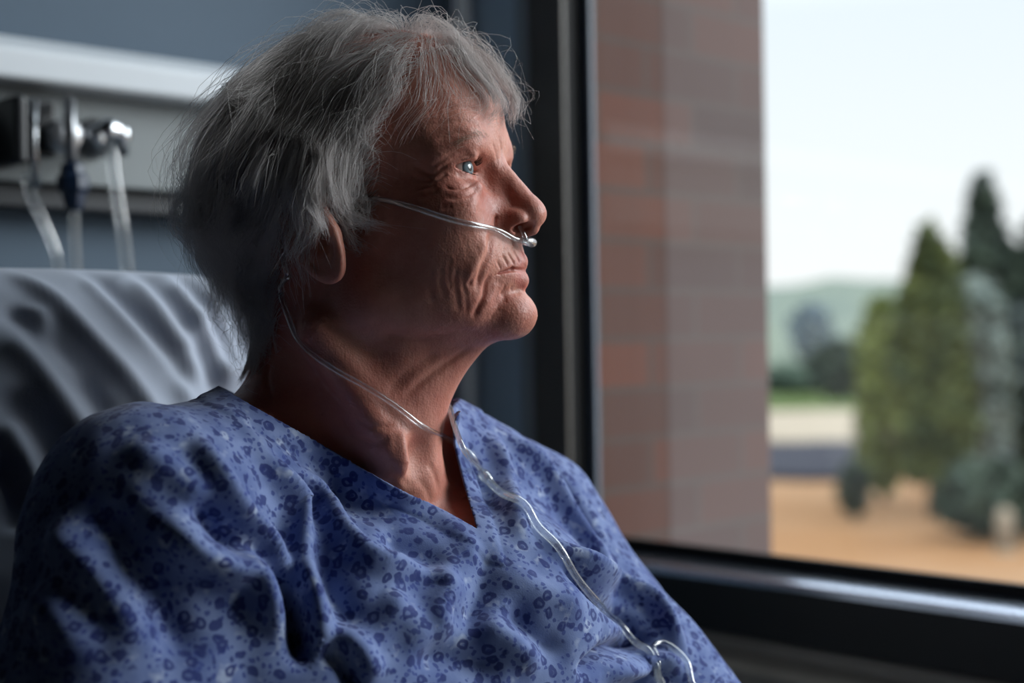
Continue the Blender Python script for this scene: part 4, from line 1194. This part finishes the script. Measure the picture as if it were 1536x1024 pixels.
# gas outlet with chrome elbow
t = empty('gas_outlet', 'chrome gas outlet elbow with clear hose, rightmost fitting on the rail unit', 'outlet'); t.location = Vector(tow(HP(150, 240, 64)))
mb = MB(); mb.lathe(HP(140, 208, 63), Nh, [(0, 24), (6, 24), (8, 20), (20, 18), (22, 12), (60, 11), (62, 9)], 28); under(mb.build('wall_socket', m_gry, None, True), t)
mb = MB(); mb.tube(spline([HP(136, 210, 116), HP(150, 200, 120), HP(166, 196, 122), HP(180, 204, 124)], 14), [13, 13, 14, 14, 12, 12, 14, 15, 15, 14, 13, 13, 12, 9], 18); under(mb.build('elbow', m_chr, None, True), t)
mb = MB(); mb.lathe(HP(182, 190, 124), (0, 0, -1), [(0, 6), (2, 11), (16, 11), (18, 8), (34, 8)], 20); under(mb.build('nut', m_chr, None, True), t)
hose([(168,222,122),(172,262,122),(178,305,122),(185,350,122),(192,410,120)], 8, 'hose', t)
# ---------- nasal cannula
bpy.context.view_layer.update()
bv = []
for o_, vv, ff in ((0, v, f), (1, gv, gf)):
    bv.append(BVHTree.FromPolygons([tuple(x) for x in np.asarray(vv, float)], [tuple(int(k) for k in q) for q in ff]))
def on(px, py, off, which=(0, 1)):
    d = nz(ray(px, py)); best = None
    for w_ in which:
        h, nrm, i_, dist = bv[w_].ray_cast(Vector((0, 0, 0)), Vector(d))
        if h is not None and (best is None or dist < best[1]): best = (np.array(h), dist, np.array(nrm))
    if best is None: return None
    n_ = best[2] if best[2] @ d < 0 else -best[2]
    return best[0] + n_ * off
can = empty('nasal_cannula', 'clear plastic oxygen cannula under her nose with tubing running down the gown', 'tubing')
R0 = 2.0
nearp = [on(x, y, R0 * 1.05) for x, y in ((560,296),(600,306),(640,318),(680,330),(712,338),(744,347))]
nearp += [H(768, 357, 12) , H(789, 362, 7)]
k_ = H(797, 364, 0)
over = [H(432, 415, 72), H(421, 370, 78), H(424, 325, 82)] + [on(x, y, 2.2, (0,)) for x, y in ((446,290),(478,282),(512,286),(540,292))]
def push_out(L, off, passes=3):
    L = np.asarray(L, f4)
    for _ in range(passes):
        s = f_skin(L); g = grad(f_skin, L); g /= np.maximum(np.linalg.norm(g, axis=1), .3)[:, None]
        L = L + g * np.maximum(off - s, 0)[:, None]
    L = L.astype(float); k = np.array([1, 2, 3, 4, 3, 2, 1]) / 16.0
    sm_ = np.stack([np.convolve(np.pad(L[:, i], 3, 'edge'), k, 'valid') for i in range(3)], 1); sm_[0], sm_[-1] = L[0], L[-1]
    return sm_
down_n = [on(x, y, R0 + .3) for x, y in ((424,432),(436,474),(462,520),(500,552),(548,582),(596,612),(636,642))]
yj = on(716, 708, 6)
full = over[::-1]
side = spline(full[::-1][:0] + over + nearp[0:], 90)
side = push_out(side, R0 * .95)
half = np.vstack([side, spline([side[-1], (side[-1] * .5 + k_ * .5) + Fh * .5, k_], 10)[1:]])
loop = np.vstack([half, mirror(half)[::-1][1:]])
mb = MB(); mb.tube(loop, R0, 14); under(mb.build('ear_loop_tube', m_clear, None, True), can)
# thicker nose piece with two prongs
mid = loop[len(half) - 14: len(half) + 13]
rr = R0 + 1.3 * np.sin(np.linspace(0, math.pi, len(mid))) ** .5
mb = MB(); mb.tube(mid, rr, 16); under(mb.build('nose_piece', m_clear, None, True), can)
for s_ in (6.5, -6.5):
    a = H(789, 361, s_); b_ = H(785, 350, s_ * 1.1); c_ = H(779, 339, s_ * 1.1)
    mb = MB(); mb.tube(spline([a, b_, c_], 14), np.linspace(1.8, 1.4, 14), 12); under(mb.build('prong', m_clear, None, True), can)
dn = spline([over[0]] + down_n + [on(668, 664, 5) , on(694, 686, 7), yj], 70)
dn = push_out(dn, R0)
mb = MB(); mb.tube(dn, R0, 14); under(mb.build('drop_tube', m_clear, None, True), can)
fo_ = [mirror(over[0]), P(640, 560, 1095), P(660, 590, 1060), P(673, 612, 1020), P(684, 645, 985), P(698, 678, 960), yj + [1, 2, 0]]
fp = push_out(spline(fo_, 60), R0 + 1)
mb = MB(); mb.tube(fp, R0, 14); under(mb.build('drop_tube', m_clear, None, True), can)
main = [yj] + [on(x, y, 4.2) for x, y in ((740,734),(772,764),(804,796),(836,830),(862,862),(886,894),(910,922),(938,952),(962,978),(984,1004),(996,1040))]
main = spline([x for x in main if x is not None], 90)
# keep the tube above the cloth between the points
def lift(L, off):
    out = []
    for q in L:
        h = on(768 + (q[0] / q[1]) * FPX * cr - (q[2] / q[1]) * FPX * sr, 512 - ((q[0] / q[1]) * FPX * sr + (q[2] / q[1]) * FPX * cr), off, (1,))
        out.append(h if h is not None and np.linalg.norm(h) < np.linalg.norm(q) else q)
    out = np.array(out); k = np.hanning(17)[1:-1]; k /= k.sum()
    for _ in range(3): out = np.stack([np.convolve(np.pad(out[:, i], 7, 'edge'), k, 'valid') for i in range(3)], 1)
    return out
def clear_of(L, r):
    L = np.array(L, float)
    for _ in range(3):
        for i, q in enumerate(L):
            loc, nrm, _i, _d = bv[1].find_nearest(Vector(q))
            dv = (Vector(q) - loc); sd = dv.dot(nrm)
            if sd < r: L[i] = q + np.array(nrm) * (r - sd)
        k = np.array([1, 2, 3, 2, 1]) / 9.0
        L[1:-1] = np.stack([np.convolve(np.pad(L[:, i], 2, 'edge'), k, 'valid') for i in range(3)], 1)[1:-1]
    return L
main = clear_of(lift(main, 3.6), 4.6)
mb = MB(); mb.tube(main, np.linspace(3.1, 2.6, len(main)), 16); under(mb.build('supply_tube', m_clear, None, True), can)
mb = MB(); q0 = main[0] - (main[2] - main[0]) * 1.2; mb.tube(np.array([main[0] - (main[3] - main[0]) * .8, main[0], main[3], main[6]]), [2.5, 4.4, 4.2, 3.2], 16); under(mb.build('junction', m_clear, None, True), can)
coil = [on(x, y, 3.2) for x, y in ((1040,1040),(1030,1012),(1018,985),(1003,966),(986,964),(974,978),(980,1002),(990,1034))]
coil = [x for x in coil if x is not None]
if len(coil) > 3:
    mb = MB(); mb.tube(clear_of(lift(spline(coil, 60), 3.0), 3.6), 2.3, 14); under(mb.build('tube_loop', m_clear, None, True), can)

cam = bpy.data.cameras.new('camera'); co = bpy.data.objects.new('camera', cam); C.objects.link(co)
cam.lens = 50; cam.sensor_width = 36; cam.clip_start = 0.05; cam.clip_end = 2000
R = Matrix(((cr, 0 * 1.0, sr), (0, 1, 0), (-sr, 0, cr)))
r_, u_, b_ = Vector((cr, 0, -sr)), Vector((sr, 0, cr)), Vector((0, -1, 0))
M4 = Matrix(((r_.x, u_.x, b_.x, 0), (r_.y, u_.y, b_.y, 0), (r_.z, u_.z, b_.z, CAMZ / 1000), (0, 0, 0, 1)))
co.matrix_world = M4
cam.dof.use_dof = True; cam.dof.focus_distance = 0.965; cam.dof.aperture_fstop = 3.2; cam.dof.aperture_blades = 0
sc = bpy.context.scene
sc.camera = co
sc.view_settings.view_transform = 'Standard'; sc.view_settings.look = 'None'
sc.view_settings.gamma = 1; sc.view_settings.use_curve_mapping = False
sc.view_settings.exposure = EXPOSURE
sc.cycles.use_denoising = True
sc.cycles.max_bounces = 16; sc.cycles.diffuse_bounces = 12; sc.cycles.glossy_bounces = 5
sc.cycles.transmission_bounces = 6; sc.cycles.transparent_max_bounces = 16
sc.cycles.caustics_reflective = False; sc.cycles.caustics_refractive = False
